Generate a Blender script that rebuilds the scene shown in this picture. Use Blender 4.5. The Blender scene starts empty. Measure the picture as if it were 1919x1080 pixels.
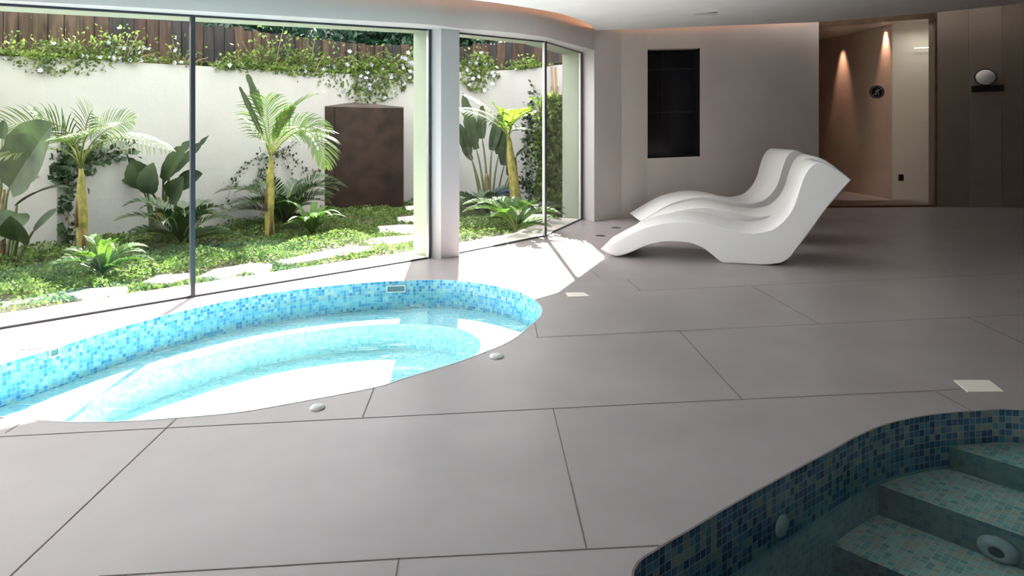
import bpy, bmesh, math, random
import numpy as np
from mathutils import Vector, Matrix
from mathutils.geometry import tessellate_polygon
random.seed(7)
SC = bpy.context.scene
COL = SC.collection
# ---------------------------------------------------------------- camera, world, sun, exposure
H, F, Y0, CX = 1.3, 1300.0, 237.0, 960.0      # eye height, focal length (px of 1919), horizon row, centre column
cam = bpy.data.cameras.new('camera'); co = bpy.data.objects.new('camera', cam); COL.objects.link(co)
cam.sensor_width = 36; cam.lens = F/1919*36
cam.shift_y = -(540-Y0)/1919; cam.clip_start = .05; cam.clip_end = 200
co.location = (0, 0, H); co.rotation_euler = (math.pi/2, 0, 0)
SC.camera = co
w = bpy.data.worlds.new('sky'); SC.world = w; w.use_nodes = True
bg = w.node_tree.nodes['Background']; bg.inputs[0].default_value = (1, .965, .985, 1); bg.inputs[1].default_value = 4.8
sl = bpy.data.lights.new('sun', 'SUN'); sl.energy = 46; sl.angle = .009; sl.color = (1, .95, .92)
so = bpy.data.objects.new('sun', sl); COL.objects.link(so)
so.rotation_euler = Vector((-.07, 1, .79)).to_track_quat('Z', 'Y').to_euler()
SC.view_settings.view_transform = 'Standard'; SC.view_settings.look = 'None'
SC.view_settings.gamma = 1; SC.view_settings.use_curve_mapping = False
SC.view_settings.exposure = 0.5

def area(name, loc, rot, sx, sy, e, col):
    l = bpy.data.lights.new(name, 'AREA'); l.shape = 'RECTANGLE'; l.size = sx; l.size_y = sy; l.energy = e; l.color = col
    o = bpy.data.objects.new(name, l); COL.objects.link(o); o.location = loc; o.rotation_euler = rot; return o

# ---------------------------------------------------------------- helpers
def G_(x, y, h=0):                 # a point of height h whose image falls on row y, column x
    Z = (H-h)*F/(y-Y0); return Vector(((x-CX)*Z/F, Z, h))
def Q(x, y, Z):                    # a point at distance Z
    return Vector(((x-CX)*Z/F, Z, H-(y-Y0)*Z/F))
def interp(X, tab):
    if X <= tab[0][0]: return tab[0][1]+(X-tab[0][0])*(tab[1][1]-tab[0][1])/(tab[1][0]-tab[0][0])
    for (a, b), (c, d) in zip(tab, tab[1:]):
        if X <= c: return b+(d-b)*(X-a)/(c-a)
    (a, b), (c, d) = tab[-2], tab[-1]
    return d+(X-c)*(d-b)/(c-a)
def on_height(x, y, fn):           # solve for the distance where the surface height fn(X) is met
    Z = 6.0
    for _ in range(60):
        h = fn((x-CX)*Z/F); Z = .5*Z+.5*(h-H)*F/(Y0-y)
    return Q(x, y, Z)

def catmull(pts, n=6, closed=True):
    out = []; N = len(pts); P_ = [Vector(p[:2]) for p in pts]
    for i in range(N if closed else N-1):
        g = (lambda k: P_[k % N]) if closed else (lambda k: P_[max(0, min(N-1, k))])
        a, b, c, d = g(i-1), g(i), g(i+1), g(i+2)
        for j in range(n):
            t = j/n; out.append(.5*((2*b)+(c-a)*t+(2*a-5*b+4*c-d)*t*t+(3*b-a-3*c+d)*t**3))
    if not closed: out.append(P_[-1])
    return out
def nt(name):
    m = bpy.data.materials.new(name); m.use_nodes = True
    n = m.node_tree.nodes; l = m.node_tree.links
    return m, n, l, n['Principled BSDF']
def coord(n, l, scale=1, kind='Object'):
    t = n.new('ShaderNodeTexCoord'); mp = n.new('ShaderNodeMapping')
    mp.inputs['Scale'].default_value = (scale,)*3 if not isinstance(scale, tuple) else scale
    l.new(t.outputs[kind], mp.inputs[0]); return mp.outputs[0]
def mat(name, col, rough=.5, var=.06, scale=3., metal=0., bump=0., bscale=40., col2=None, spec=.5, det=4, stretch=None):
    m, n, l, b = nt(name)
    c = coord(n, l, 1 if stretch is None else stretch)
    nz = n.new('ShaderNodeTexNoise'); nz.inputs['Scale'].default_value = scale; nz.inputs['Detail'].default_value = det
    l.new(c, nz.inputs[0])
    mx = n.new('ShaderNodeMix'); mx.data_type = 'RGBA'
    d = [max(0, k*(1-var)) for k in col]; e = [min(1, k*(1+var)) for k in col] if col2 is None else col2
    mx.inputs[6].default_value = (*d[:3], 1); mx.inputs[7].default_value = (*e[:3], 1)
    mr = n.new('ShaderNodeMapRange'); mr.inputs[1].default_value = .35; mr.inputs[2].default_value = .65
    l.new(nz.outputs[0], mr.inputs[0]); l.new(mr.outputs[0], mx.inputs[0]); l.new(mx.outputs[2], b.inputs['Base Color'])
    b.inputs['Roughness'].default_value = rough; b.inputs['Metallic'].default_value = metal
    b.inputs['Specular IOR Level'].default_value = spec
    if bump:
        z2 = n.new('ShaderNodeTexNoise'); z2.inputs['Scale'].default_value = bscale; l.new(c, z2.inputs[0])
        bp = n.new('ShaderNodeBump'); bp.inputs['Strength'].default_value = bump; bp.inputs['Distance'].default_value = .01
        l.new(z2.outputs[0], bp.inputs['Height']); l.new(bp.outputs[0], b.inputs['Normal'])
    return m
def leafmat(name, col, col2, rough=.45, tr=.35, scale=5):
    m = mat(name, col, rough, 0, scale, col2=col2)
    n = m.node_tree.nodes; l = m.node_tree.links; b = n['Principled BSDF']
    t = n.new('ShaderNodeBsdfTranslucent'); s = n.new('ShaderNodeMixShader'); s.inputs[0].default_value = tr
    src = b.inputs['Base Color'].links[0].from_socket
    l.new(src, t.inputs[0]); l.new(b.outputs[0], s.inputs[1]); l.new(t.outputs[0], s.inputs[2])
    l.new(s.outputs[0], n['Material Output'].inputs[0]); return m
def emit(name, col, s):
    m, n, l, b = nt(name); b.inputs['Base Color'].default_value = (*col, 1)
    b.inputs['Emission Color'].default_value = (*col, 1); b.inputs['Emission Strength'].default_value = s; return m
def glassmat(name, tint, rough=.0, ior=1.45, wave=None):
    m = bpy.data.materials.new(name); m.use_nodes = True; n = m.node_tree.nodes; l = m.node_tree.links; n.clear()
    o = n.new('ShaderNodeOutputMaterial'); t = n.new('ShaderNodeBsdfTransparent'); t.inputs[0].default_value = (*tint, 1)
    g = n.new('ShaderNodeBsdfGlossy'); g.inputs['Roughness'].default_value = rough
    # Schlick reflectance, the same from both sides of the thin sheet
    ge = n.new('ShaderNodeNewGeometry'); dt_ = n.new('ShaderNodeVectorMath'); dt_.operation = 'DOT_PRODUCT'
    l.new(ge.outputs['Normal'], dt_.inputs[0]); l.new(ge.outputs['Incoming'], dt_.inputs[1])
    def mth(op, a, b_=None):
        q = n.new('ShaderNodeMath'); q.operation = op
        for i_, v in enumerate((a, b_)):
            if v is None: continue
            if isinstance(v, (int, float)): q.inputs[i_].default_value = v
            else: l.new(v, q.inputs[i_])
        return q
    f0 = ((ior-1)/(ior+1))**2; ab = mth('ABSOLUTE', dt_.outputs['Value']); om = mth('SUBTRACT', 1.0, ab.outputs[0]); om.use_clamp = True
    pw = mth('POWER', om.outputs[0], 5.0); ml = mth('MULTIPLY', pw.outputs[0], 1-f0); f = mth('ADD', ml.outputs[0], f0); s = n.new('ShaderNodeMixShader')
    l.new(f.outputs[0], s.inputs[0]); l.new(t.outputs[0], s.inputs[1]); l.new(g.outputs[0], s.inputs[2]); l.new(s.outputs[0], o.inputs[0])
    if wave:
        c = coord(n, l, (1, 1.6, 1)); z = n.new('ShaderNodeTexNoise'); z.inputs['Scale'].default_value = wave[0]; z.inputs['Detail'].default_value = 3
        z.inputs['Distortion'].default_value = .6
        l.new(c, z.inputs[0]); bp = n.new('ShaderNodeBump'); bp.inputs['Strength'].default_value = wave[1]; bp.inputs['Distance'].default_value = .05
        l.new(z.outputs[0], bp.inputs['Height']); l.new(bp.outputs[0], g.inputs['Normal']); l.new(bp.outputs[0], dt_.inputs[0])
    return m
def mosaic(name, cols, grout, size=.025, rough=.2, gw=.1):
    """glass mosaic: UVs are in metres, every tile picks one colour of the ramp"""
    m, n, l, b = nt(name)
    t = n.new('ShaderNodeTexCoord'); mp = n.new('ShaderNodeMapping'); k = 1/size
    mp.inputs['Scale'].default_value = (k, k, k); l.new(t.outputs['UV'], mp.inputs[0])
    fl = n.new('ShaderNodeVectorMath'); fl.operation = 'FLOOR'; l.new(mp.outputs[0], fl.inputs[0])
    wn = n.new('ShaderNodeTexWhiteNoise'); l.new(fl.outputs[0], wn.inputs['Vector'])
    cr = n.new('ShaderNodeValToRGB'); cr.color_ramp.interpolation = 'CONSTANT'; e = cr.color_ramp.elements
    while len(e) < len(cols): e.new(.5)
    for i, c in enumerate(cols): e[i].position = i/len(cols); e[i].color = (*c, 1)
    l.new(wn.outputs['Value'], cr.inputs[0])
    fr = n.new('ShaderNodeVectorMath'); fr.operation = 'FRACTION'; l.new(mp.outputs[0], fr.inputs[0])
    sp = n.new('ShaderNodeSeparateXYZ'); l.new(fr.outputs[0], sp.inputs[0])
    def edge(s):
        a = n.new('ShaderNodeMath'); a.operation = 'LESS_THAN'; a.inputs[1].default_value = gw; l.new(s, a.inputs[0]); return a.outputs[0]
    mxm = n.new('ShaderNodeMath'); mxm.operation = 'MAXIMUM'; l.new(edge(sp.outputs[0]), mxm.inputs[0]); l.new(edge(sp.outputs[1]), mxm.inputs[1])
    mx = n.new('ShaderNodeMix'); mx.data_type = 'RGBA'; l.new(mxm.outputs[0], mx.inputs[0]); l.new(cr.outputs[0], mx.inputs[6])
    mx.inputs[7].default_value = (*grout, 1); l.new(mx.outputs[2], b.inputs['Base Color']); b.inputs['Roughness'].default_value = rough
    return m

class MB:
    def __init__(s): s.v = []; s.f = []; s.uv = []; s.has = False
    def face(s, pts, uv=None):
        i = len(s.v); s.v += [tuple(p) for p in pts]; s.f.append(tuple(range(i, i+len(pts))))
        s.uv.append(uv if uv else [(0, 0)]*len(pts)); s.has |= bool(uv)
    def box(s, x0, y0, z0, x1, y1, z1):
        p = [(x, y, z) for z in (z0, z1) for x, y in ((x0, y0), (x1, y0), (x1, y1), (x0, y1))]; s.hexa(p)
    def hexa(s, p):
        for q in ((3, 2, 1, 0), (4, 5, 6, 7), (0, 1, 5, 4), (1, 2, 6, 5), (2, 3, 7, 6), (3, 0, 4, 7)): s.face([p[k] for k in q])
    def wall(s, a, b, z0a, z0b, z1a, z1b, th):      # thick wall from a to b, thickness vector th
        a = Vector(a[:2]); b = Vector(b[:2]); t = Vector(th[:2])
        s.hexa([(*a, z0a), (*b, z0b), (*(b+t), z0b), (*(a+t), z0a), (*a, z1a), (*b, z1b), (*(b+t), z1b), (*(a+t), z1a)])
    def tube(s, pts, rad, seg=8):
        rings = []; n = len(pts)
        for i, p in enumerate(pts):
            p = Vector(p); d = (Vector(pts[min(i+1, n-1)])-Vector(pts[max(i-1, 0)])).normalized()
            u = d.orthogonal().normalized() if abs(d.z) < .9 else Vector((1, 0, 0)); u = (u-d*u.dot(d)).normalized()
            if i and (u.dot(pu) < 0 or True): u = (pu-d*pu.dot(d)).normalized()
            pu = u; w_ = d.cross(u); r = rad(i/(n-1)) if callable(rad) else rad
            rings.append([p+u*math.cos(a)*r+w_*math.sin(a)*r for a in [2*math.pi*k/seg for k in range(seg)]])
        i0 = len(s.v)
        for r in rings: s.v += [tuple(q) for q in r]
        for i in range(n-1):
            for k in range(seg):
                k2 = (k+1) % seg; s.f.append((i0+i*seg+k, i0+i*seg+k2, i0+(i+1)*seg+k2, i0+(i+1)*seg+k)); s.uv.append([(0, 0)]*4)
        s.f.append(tuple(i0+k for k in reversed(range(seg)))); s.uv.append([(0, 0)]*seg)
        s.f.append(tuple(i0+(n-1)*seg+k for k in range(seg))); s.uv.append([(0, 0)]*seg)
    def prism(s, poly, z0, z1):                     # poly: 2D list (any orientation); z may be callables of (x,y)
        f0 = z0 if callable(z0) else (lambda x, y: z0); f1 = z1 if callable(z1) else (lambda x, y: z1)
        P3 = [Vector((p[0], p[1], 0)) for p in poly]; tr = tessellate_polygon([P3])
        for t in tr:
            s.face([(poly[k][0], poly[k][1], f1(poly[k][0], poly[k][1])) for k in t], [(poly[k][0], poly[k][1]) for k in t])
            s.face([(poly[k][0], poly[k][1], f0(poly[k][0], poly[k][1])) for k in t[::-1]], [(poly[k][0], poly[k][1]) for k in t[::-1]])
        u = 0
        for a, b in zip(poly, list(poly[1:])+[poly[0]]):
            L = math.dist(a[:2], b[:2])
            s.face([(a[0], a[1], f0(*a[:2])), (b[0], b[1], f0(*b[:2])), (b[0], b[1], f1(*b[:2])), (a[0], a[1], f1(*a[:2]))],
                   [(u, f0(*a[:2])), (u+L, f0(*b[:2])), (u+L, f1(*b[:2])), (u, f1(*a[:2]))]); u += L
    def lathe(s, prof, c=(0, 0, 0), seg=32, M=None):
        M = M or Matrix.Identity(3); c = Vector(c); i0 = len(s.v)
        for r, z in prof:
            for k in range(seg):
                a = 2*math.pi*k/seg; s.v.append(tuple(c+M@Vector((r*math.cos(a), r*math.sin(a), z))))
        for i in range(len(prof)-1):
            for k in range(seg):
                k2 = (k+1) % seg; s.f.append((i0+i*seg+k, i0+i*seg+k2, i0+(i+1)*seg+k2, i0+(i+1)*seg+k)); s.uv.append([(0, 0)]*4)
    def build(s, name, m, parent=None, smooth=False, bevel=0, fix=False):
        me = bpy.data.meshes.new(name); me.from_pydata(s.v, [], s.f)
        if s.has:
            ul = me.uv_layers.new(name='UVMap'); k = 0
            for f in s.uv:
                for q in f: ul.data[k].uv = q; k += 1
        if fix or bevel:
            bm = bmesh.new(); bm.from_mesh(me); bmesh.ops.remove_doubles(bm, verts=bm.verts, dist=.0001)
            bmesh.ops.recalc_face_normals(bm, faces=bm.faces)
            if bevel: bmesh.ops.bevel(bm, geom=[e for e in bm.edges if len(e.link_faces) == 2 and e.calc_face_angle(0) > .6], offset=bevel, segments=2, affect='EDGES', profile=.5)
            bm.to_mesh(me); bm.free()
        if smooth:
            for p in me.polygons: p.use_smooth = True
        me.materials.append(m); o = bpy.data.objects.new(name, me); COL.objects.link(o)
        if parent: o.parent = parent; o.matrix_parent_inverse = Matrix.Translation(-parent.location)
        return o
def tag(o, label=None, cat=None, group=None, kind=None):
    for k, v in (('label', label), ('category', cat), ('group', group), ('kind', kind)):
        if v: o[k] = v
    return o
def empty(name, loc, label=None, cat=None, group=None, kind=None):
    o = bpy.data.objects.new(name, None); COL.objects.link(o); o.location = loc; o.empty_display_size = .1
    return tag(o, label, cat, group, kind)
def struct(o): o['kind'] = 'structure'; return o
def bez(a, b, c, n=12):
    a, b, c = Vector(a), Vector(b), Vector(c)
    return [(1-t)**2*a+2*t*(1-t)*b+t*t*c for t in [i/n for i in range(n+1)]]

# ---------------------------------------------------------------- materials
M = {}
M['floor'] = mat('floor_stone', (.33, .292, .298), .36, .07, 1.6, bump=.03, bscale=120)
M['seam'] = mat('floor_joint', (.19, .16, .145), .9, .1, spec=.0)
M['ceiling'] = mat('ceiling_paint', (.80, .79, .79), .8, .02)
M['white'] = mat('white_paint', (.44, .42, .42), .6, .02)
M['header'] = mat('header_paint', (.61, .56, .54), .7, .03)
M['taupe'] = mat('taupe_panel', (.56, .50, .46), .65, .04, 1.2)
M['taupe2'] = mat('taupe_panel_light', (.575, .515, .47), .65, .04, 1.2)
M['brown'] = mat('brown_panel', (.20, .165, .13), .6, .05, 2)
M['brown2'] = mat('brown_panel_light', (.225, .185, .15), .6, .05, 2)
M['dark'] = mat('dark_metal', (.03, .032, .04), .35, .1)
M['black'] = mat('black', (.012, .011, .012), .4, .1)
M['bronze'] = mat('bronze', (.20, .14, .09), .3, .15, 6, metal=.8)
M['outwall'] = mat('garden_render', (.335, .335, .33), .85, .035, 2.2, bump=.25, bscale=14)
M['reveal'] = mat('outer_reveal', (.25, .29, .22), .7, .03)
M['glass'] = glassmat('window_glass', (.95, .962, .955), 0, 1.5)
M['clear'] = glassmat('screen_glass', (.9, .92, .9), 0, 1.45)
M['water'] = glassmat('pool_water', (.68, .92, .985), .0, 1.33, (4, .28))
M['water2'] = glassmat('dark_water', (.74, .91, .93), .0, 1.2, (2, .04))
M['mblue'] = mosaic('blue_mosaic', [(.22, .44, .50), (.07, .28, .48), (.32, .48, .47), (.035, .20, .40), (.17, .40, .50), (.40, .52, .46), (.08, .33, .52), (.27, .46, .50)], (.34, .50, .54))
M['mblue2'] = mosaic('deep_blue_mosaic', [(.06, .14, .26), (.10, .24, .38), (.04, .09, .19), (.16, .30, .36), (.07, .16, .30), (.26, .34, .30), (.05, .12, .22)], (.34, .42, .44), size=.03)
M['mpale'] = mosaic('pale_mosaic', [(.60, .75, .74), (.50, .70, .70), (.70, .80, .76), (.42, .66, .68), (.66, .74, .70)], (.72, .80, .78))
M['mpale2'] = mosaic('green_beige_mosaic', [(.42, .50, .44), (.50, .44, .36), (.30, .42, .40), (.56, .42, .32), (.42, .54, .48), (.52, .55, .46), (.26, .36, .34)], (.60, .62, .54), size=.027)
M['mteal2'] = mosaic('teal_mosaic', [(.16, .32, .38), (.20, .36, .40), (.14, .29, .36), (.22, .38, .42)], (.26, .42, .45), size=.027)
M['fiber'] = mat('white_composite', (.86, .85, .84), .42, .01)
M['ledorange'] = emit('warm_led', (1, .38, .08), 8)
M['reflwhite'] = emit('white_reflection', (1, 1, .97), 1.6)  # glow for the imitated reflection streak in the alcove
M['lamp'] = emit('downlight_lamp', (1, .62, .38), 16)
M['alcove'] = mat('alcove_stone', (.50, .39, .32), .55, .08, 1.5)
M['alcovel'] = mat('alcove_panel', (.55, .50, .44), .5, .04, 1.5)
M['corten'] = mat('brown_steel', (.012, .006, .004), .45, .3, 5, col2=(.026, .013, .009), spec=.25, bump=.1, bscale=20)
M['soil'] = mat('soil', (.09, .065, .04), .95, .3, 12, bump=.5, bscale=30)
M['stone'] = mat('stepping_stone', (.52, .48, .42), .85, .15, 6, bump=.3, bscale=30)
M['edging'] = mat('pale_paving', (.66, .62, .57), .85, .1, 8)
M['palm'] = leafmat('palm_leaf', (.022, .06, .008), (.085, .15, .022), .6, .22)
M['palmpale'] = leafmat('pale_palm_leaf', (.045, .085, .022), (.13, .18, .06), .6, .25)
M['rachis'] = mat('leaf_stalk', (.17, .20, .05), .5, .2)
M['trunk'] = mat('green_trunk', (.16, .18, .03), .5, .3, 7, col2=(.32, .26, .06), bump=.1, bscale=10, stretch=(2, 2, 1.5))
M['trunkb'] = mat('brown_sheath', (.12, .065, .03), .8, .3, 8)
M['paddle'] = leafmat('paddle_leaf', (.010, .026, .007), (.032, .062, .018), .6, .12)
M['sago'] = leafmat('cycad_leaf', (.012, .035, .010), (.04, .085, .025), .4, .12)
M['fern'] = leafmat('fern_leaf', (.025, .08, .008), (.08, .17, .02), .75, .4)
M['cover'] = leafmat('cover_leaf', (.035, .09, .012), (.15, .23, .05), .75, .35, 9)
M['creeper'] = leafmat('creeper_leaf', (.035, .08, .012), (.17, .24, .05), .7, .3, 7)
M['vine'] = leafmat('vine_leaf', (.015, .04, .015), (.05, .09, .04), .5, .2, 9)
M['hedge'] = leafmat('hedge_leaf', (.006, .03, .016), (.02, .075, .04), .5, .2, 4)
M['bright'] = leafmat('bright_leaf', (.09, .18, .012), (.22, .32, .03), .5, .4, 7)
M['flower'] = mat('pale_blue_flower', (.26, .28, .42), .6, .1, 20, col2=(.45, .45, .52))
M['twig'] = mat('twig', (.20, .15, .09), .8, .2)
M['plastic'] = mat('white_plastic', (.66, .65, .66), .35, .02)
M['steel'] = mat('satin_steel', (.55, .56, .56), .3, .05, metal=.7)
M['bluepot'] = mat('blue_pot', (.004, .035, .26), .35, .1)

# ---------------------------------------------------------------- plan lines
g1, g2, g3, g4, g5 = G_(361, 557), G_(807, 484), G_(861, 475), G_(1021.5, 443), G_(1090.5, 411)
dL = (G_(0, 617)-g1); gE = g1+dL*6.2
GL = [gE, g1, g2, g3, g4, g5]                       # glass line
hg_tab = [(-3.284, 2.09), (-2.433, 2.149), (-.805, 2.258), (-.541, 2.262), (.385, 2.306), (.975, 2.335)]
hg = lambda X: interp(X, hg_tab)
hc = lambda X: 2.52+.084*X                         # underside of the sloping ceiling
def offs(line, d):
    out = []
    for i, p in enumerate(line):
        n = Vector((0, 0))
        for a, b in ((i-1, i), (i, i+1)):
            if a >= 0 and b < len(line):
                t = (line[b]-line[a]).to_2d().normalized(); n += Vector((t.y, -t.x))
        n.normalize(); out.append(p.to_2d()+n*d)
    return out
OUT = offs(GL, -.28); OUT2 = offs(GL, -.43)
INp = [on_height(x, y, hg) for x, y in [(0, 0), (320, 17.5), (600, 34), (811, 46.8), (861, 53), (935, 58.8), (1011, 67.7), (1048, 76.4), (1085, 86.2), (1114, 94)]]
INp = [Vector((*p, 0)) for p in catmull(INp, 5, False)]
INl = [gE.to_2d()+(INp[0].to_2d()-G_(0, 617).to_2d())]+[p.to_2d() for p in INp]

def fill_poly(name, outer, holes, z, m, uvk=1):
    loops = [[Vector((p[0], p[1], 0)) for p in L] for L in [outer]+holes]; allp = [p for L in loops for p in L]
    b = MB(); b.v = [(p.x, p.y, z(p.x) if callable(z) else z) for p in allp]
    for t in tessellate_polygon(loops): b.f.append(tuple(t)); b.uv.append([(allp[k].x*uvk, allp[k].y*uvk) for k in t])
    b.has = True
    o = b.build(name, m, fix=False)
    me = o.data; bm = bmesh.new(); bm.from_mesh(me)
    for f in bm.faces:
        if f.normal.z < 0: f.normal_flip()
    bm.to_mesh(me); bm.free(); return o

# ---------------------------------------------------------------- pool outlines
pool1_px = [(1015, 590), (1012, 572), (985, 552), (950, 541), (900, 531), (850, 526), (800, 525), (700, 529), (600, 538), (500, 551), (400, 570), (300, 594), (200, 622), (100, 654), (0, 684)]
pool1_near = [(50, 786), (117, 791), (180, 791.5), (240, 790), (330, 784), (450, 773), (560, 754), (702, 727), (760, 709), (850, 682), (905, 662), (960, 638), (1000, 606)]
pool1 = catmull([G_(*p) for p in pool1_px]+[(-2.83, 3.60), (-2.72, 3.36), (-2.48, 3.16)]+[G_(*p) for p in pool1_near], 5)
pool2_px = [(1188, 1069.6), (1238, 1027), (1295.5, 992.6), (1380, 942.5), (1488, 883), (1565, 842), (1600, 822), (1650, 800), (1700, 786.6), (1757.6, 777), (1834.6, 771), (1919, 770)]
pool2 = catmull([(.30, 1.3), (.33, 1.8)]+[G_(*p) for p in pool2_px]+[(2.95, 3.02), (3.6, 2.75), (4.4, 2.6), (5.0, 2.1), (5.0, .9), (4.4, .25), (2.8, .08), (1.2, .25)], 4)

# ---------------------------------------------------------------- floor
backbase = [G_(1114.5, 412.5), G_(1165, 408.2), G_(1214, 404.3), G_(1312, 399.3), G_(1535, 390)]
rw0, rw1 = G_(1757, 388), G_(1919, 390)
rwd = (rw1-rw0).to_2d().normalized()
outer = [p.to_2d() for p in GL]+[Vector((1.25, 9.95)), Vector((1.25, 15.6)), Vector((12, 15.6)), Vector((12, -6)), Vector((-9.6, -6)), Vector((-9.6, gE.y-.3))]
floor = struct(fill_poly('floor', outer, [pool1, pool2], 0, M['floor']))
sb = MB()
seams = [[(185, 1081), (748, 1047.5), (1100, 1030), (1187, 1025.6), (1236, 1023)], [(0, 819), (313, 802.5), (1037, 766), (1290, 753.5), (1700, 735), (1800, 730)],
         [(1004, 633), (1048, 631), (1536, 608), (1814, 595), (1919, 590)], [(1190, 546), (1599, 527), (1919, 512)],
         [(331, 785), (19, 1081)], [(702, 727), (680, 782)], [(1037, 766), (1100, 1030)], [(748, 1047), (743, 1081)], [(1273, 620), (1350, 705), (1391, 749)],
         [(1410, 537), (1536, 608)], [(1814, 595), (1907, 639), (1919, 645)], [(1003, 606), (1008, 633)], [(1176, 524), (1201, 546)], [(10, 812), (50, 787)],
         [(1024, 444), (1044, 459), (1124, 520)], [(1722, 500), (1858, 526)], [(1755, 735), (1822, 771)], [(100, 620), (38, 644)]]
for s in seams:
    for a, b in zip(s, s[1:]):
        A, B = G_(*a), G_(*b); t = (B-A).to_2d().normalized()*1.0; n = Vector((t.y, -t.x))*.0026
        z = .0012
        sb.face([(*(A.to_2d()-n), z), (*(B.to_2d()-n), z), (*(B.to_2d()+n), z), (*(A.to_2d()+n), z)])
sb.build('grout_line', M['seam'], floor)

# ---------------------------------------------------------------- pools
def sidewalls(poly, z0, z1, flip=False, step=None):
    b = MB(); u = 0
    for a, c in zip(poly, list(poly[1:])+[poly[0]]):
        L = (c-a).length
        b.face([(*a, z0), (*c, z0), (*c, z1), (*a, z1)], [(u, z0), (u+L, z0), (u+L, z1), (u, z1)]); u += L
    return b
def clip(poly, n, c):
    out = []
    for a, b in zip(poly, list(poly[1:])+[poly[0]]):
        da, db = a.dot(n)-c, b.dot(n)-c
        if da >= 0: out.append(a)
        if da*db < 0: out.append(a+(b-a)*(da/(da-db)))
    return out
wp = empty('whirlpool', (-1.3, 4.4, 0), 'light blue mosaic whirlpool with curved inner bench beside the garden windows', 'pool')
BZ, FZ, WZ = -.235, -.43, -.105
sidewalls(pool1, BZ-.01, .0008).build('tiled_wall', M['mblue'], wp)
nose = catmull([Vector(p) for p in [(-2.27, 3.66), (-2.36, 3.95), (-2.30, 4.27), (-2.1, 4.62), (-1.78, 5.01), (-1.42, 5.25), (-1.0, 5.38), (-.62, 5.36), (-.35, 5.2), (-.22, 4.9), (-.28, 4.5), (-.5, 4.1), (-.85, 3.75), (-1.3, 3.48), (-1.8, 3.36), (-2.1, 3.42)]], 5)
bo = fill_poly('bench', pool1, [nose], BZ, M['mpale']); bo.parent = wp; bo.matrix_parent_inverse = Matrix.Translation(-wp.location)
sidewalls(nose, FZ, BZ).build('bench_riser', M['mpale'], wp)
bo = fill_poly('basin_floor', nose, [], FZ, M['mpale']); bo.parent = wp; bo.matrix_parent_inverse = Matrix.Translation(-wp.location)
rim = MB()
def rimstrip(poly, r=.006):
    b = MB(); N = len(poly)
    for i in range(N):
        a, c = poly[i], poly[(i+1) % N]
        t = (c-a).normalized(); n = Vector((t.y, -t.x))*.004
        b.face([(*(a-n), .0018), (*(c-n), .0018), (*(c+n), .0018), (*(a+n), .0018)])
    return b
rimstrip(pool1).build('rim_profile', M['edging'], wp)
# skimmer mouths in the tiled band
def mouth(x, y0, y1, wpx, par, poly):
    c = G_(x, y0-3); k = min(range(len(poly)), key=lambda i: (poly[i]-c.to_2d()).length)
    k = min(range(len(poly)), key=lambda i: abs(poly[i].x/poly[i].y-(x-CX)/F)+(0 if poly[i].y > 3.7 else 9))
    a, b_ = poly[k-1], poly[(k+1) % len(poly)]; t = (b_-a).normalized(); n = Vector((-t.y, t.x))
    cen = sum(poly, Vector((0, 0)))/len(poly)
    if n.dot(cen-poly[k]) < 0: n = -n
    Z = poly[k].y; za, zb = H-(y1-Y0)*Z/F, H-(y0-Y0)*Z/F; hw = wpx*Z/F/2
    b = MB(); p = poly[k]+n*.006
    q = lambda s, z, o: (*(p+t*s*hw+n*o), z)
    b.hexa([q(-1, za, 0), q(1, za, 0), q(1, za, .004), q(-1, za, .004), q(-1, zb, 0), q(1, zb, 0), q(1, zb, .004), q(-1, zb, .004)])
    o = b.build('skimmer_mouth', M['skim'], par)
    b = MB(); e = .008
    for s0, s1, z0, z1 in ((-1-e/hw, 1+e/hw, zb, zb+e), (-1-e/hw, 1+e/hw, za-e, za), (-1-e/hw, -1, za, zb), (1, 1+e/hw, za, zb)):
        b.hexa([q(s0, z0, -.002), q(s1, z0, -.002), q(s1, z0, .008), q(s0, z0, .008), q(s0, z1, -.002), q(s1, z1, -.002), q(s1, z1, .008), q(s0, z1, .008)])
    b.build('skimmer_frame', M['plastic'], o)
M['skim'] = mat('skimmer_dark', (.10, .17, .17), .5, .1)
mouth(735, 536, 546, 32, wp, pool1); mouth(96, 655, 666, 15, wp, pool1)
wo = fill_poly('whirlpool_water', pool1, [], WZ, M['water'])
tag(wo, 'clear pale blue rippling water filling the whirlpool by the windows', 'water', kind='stuff')

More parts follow.
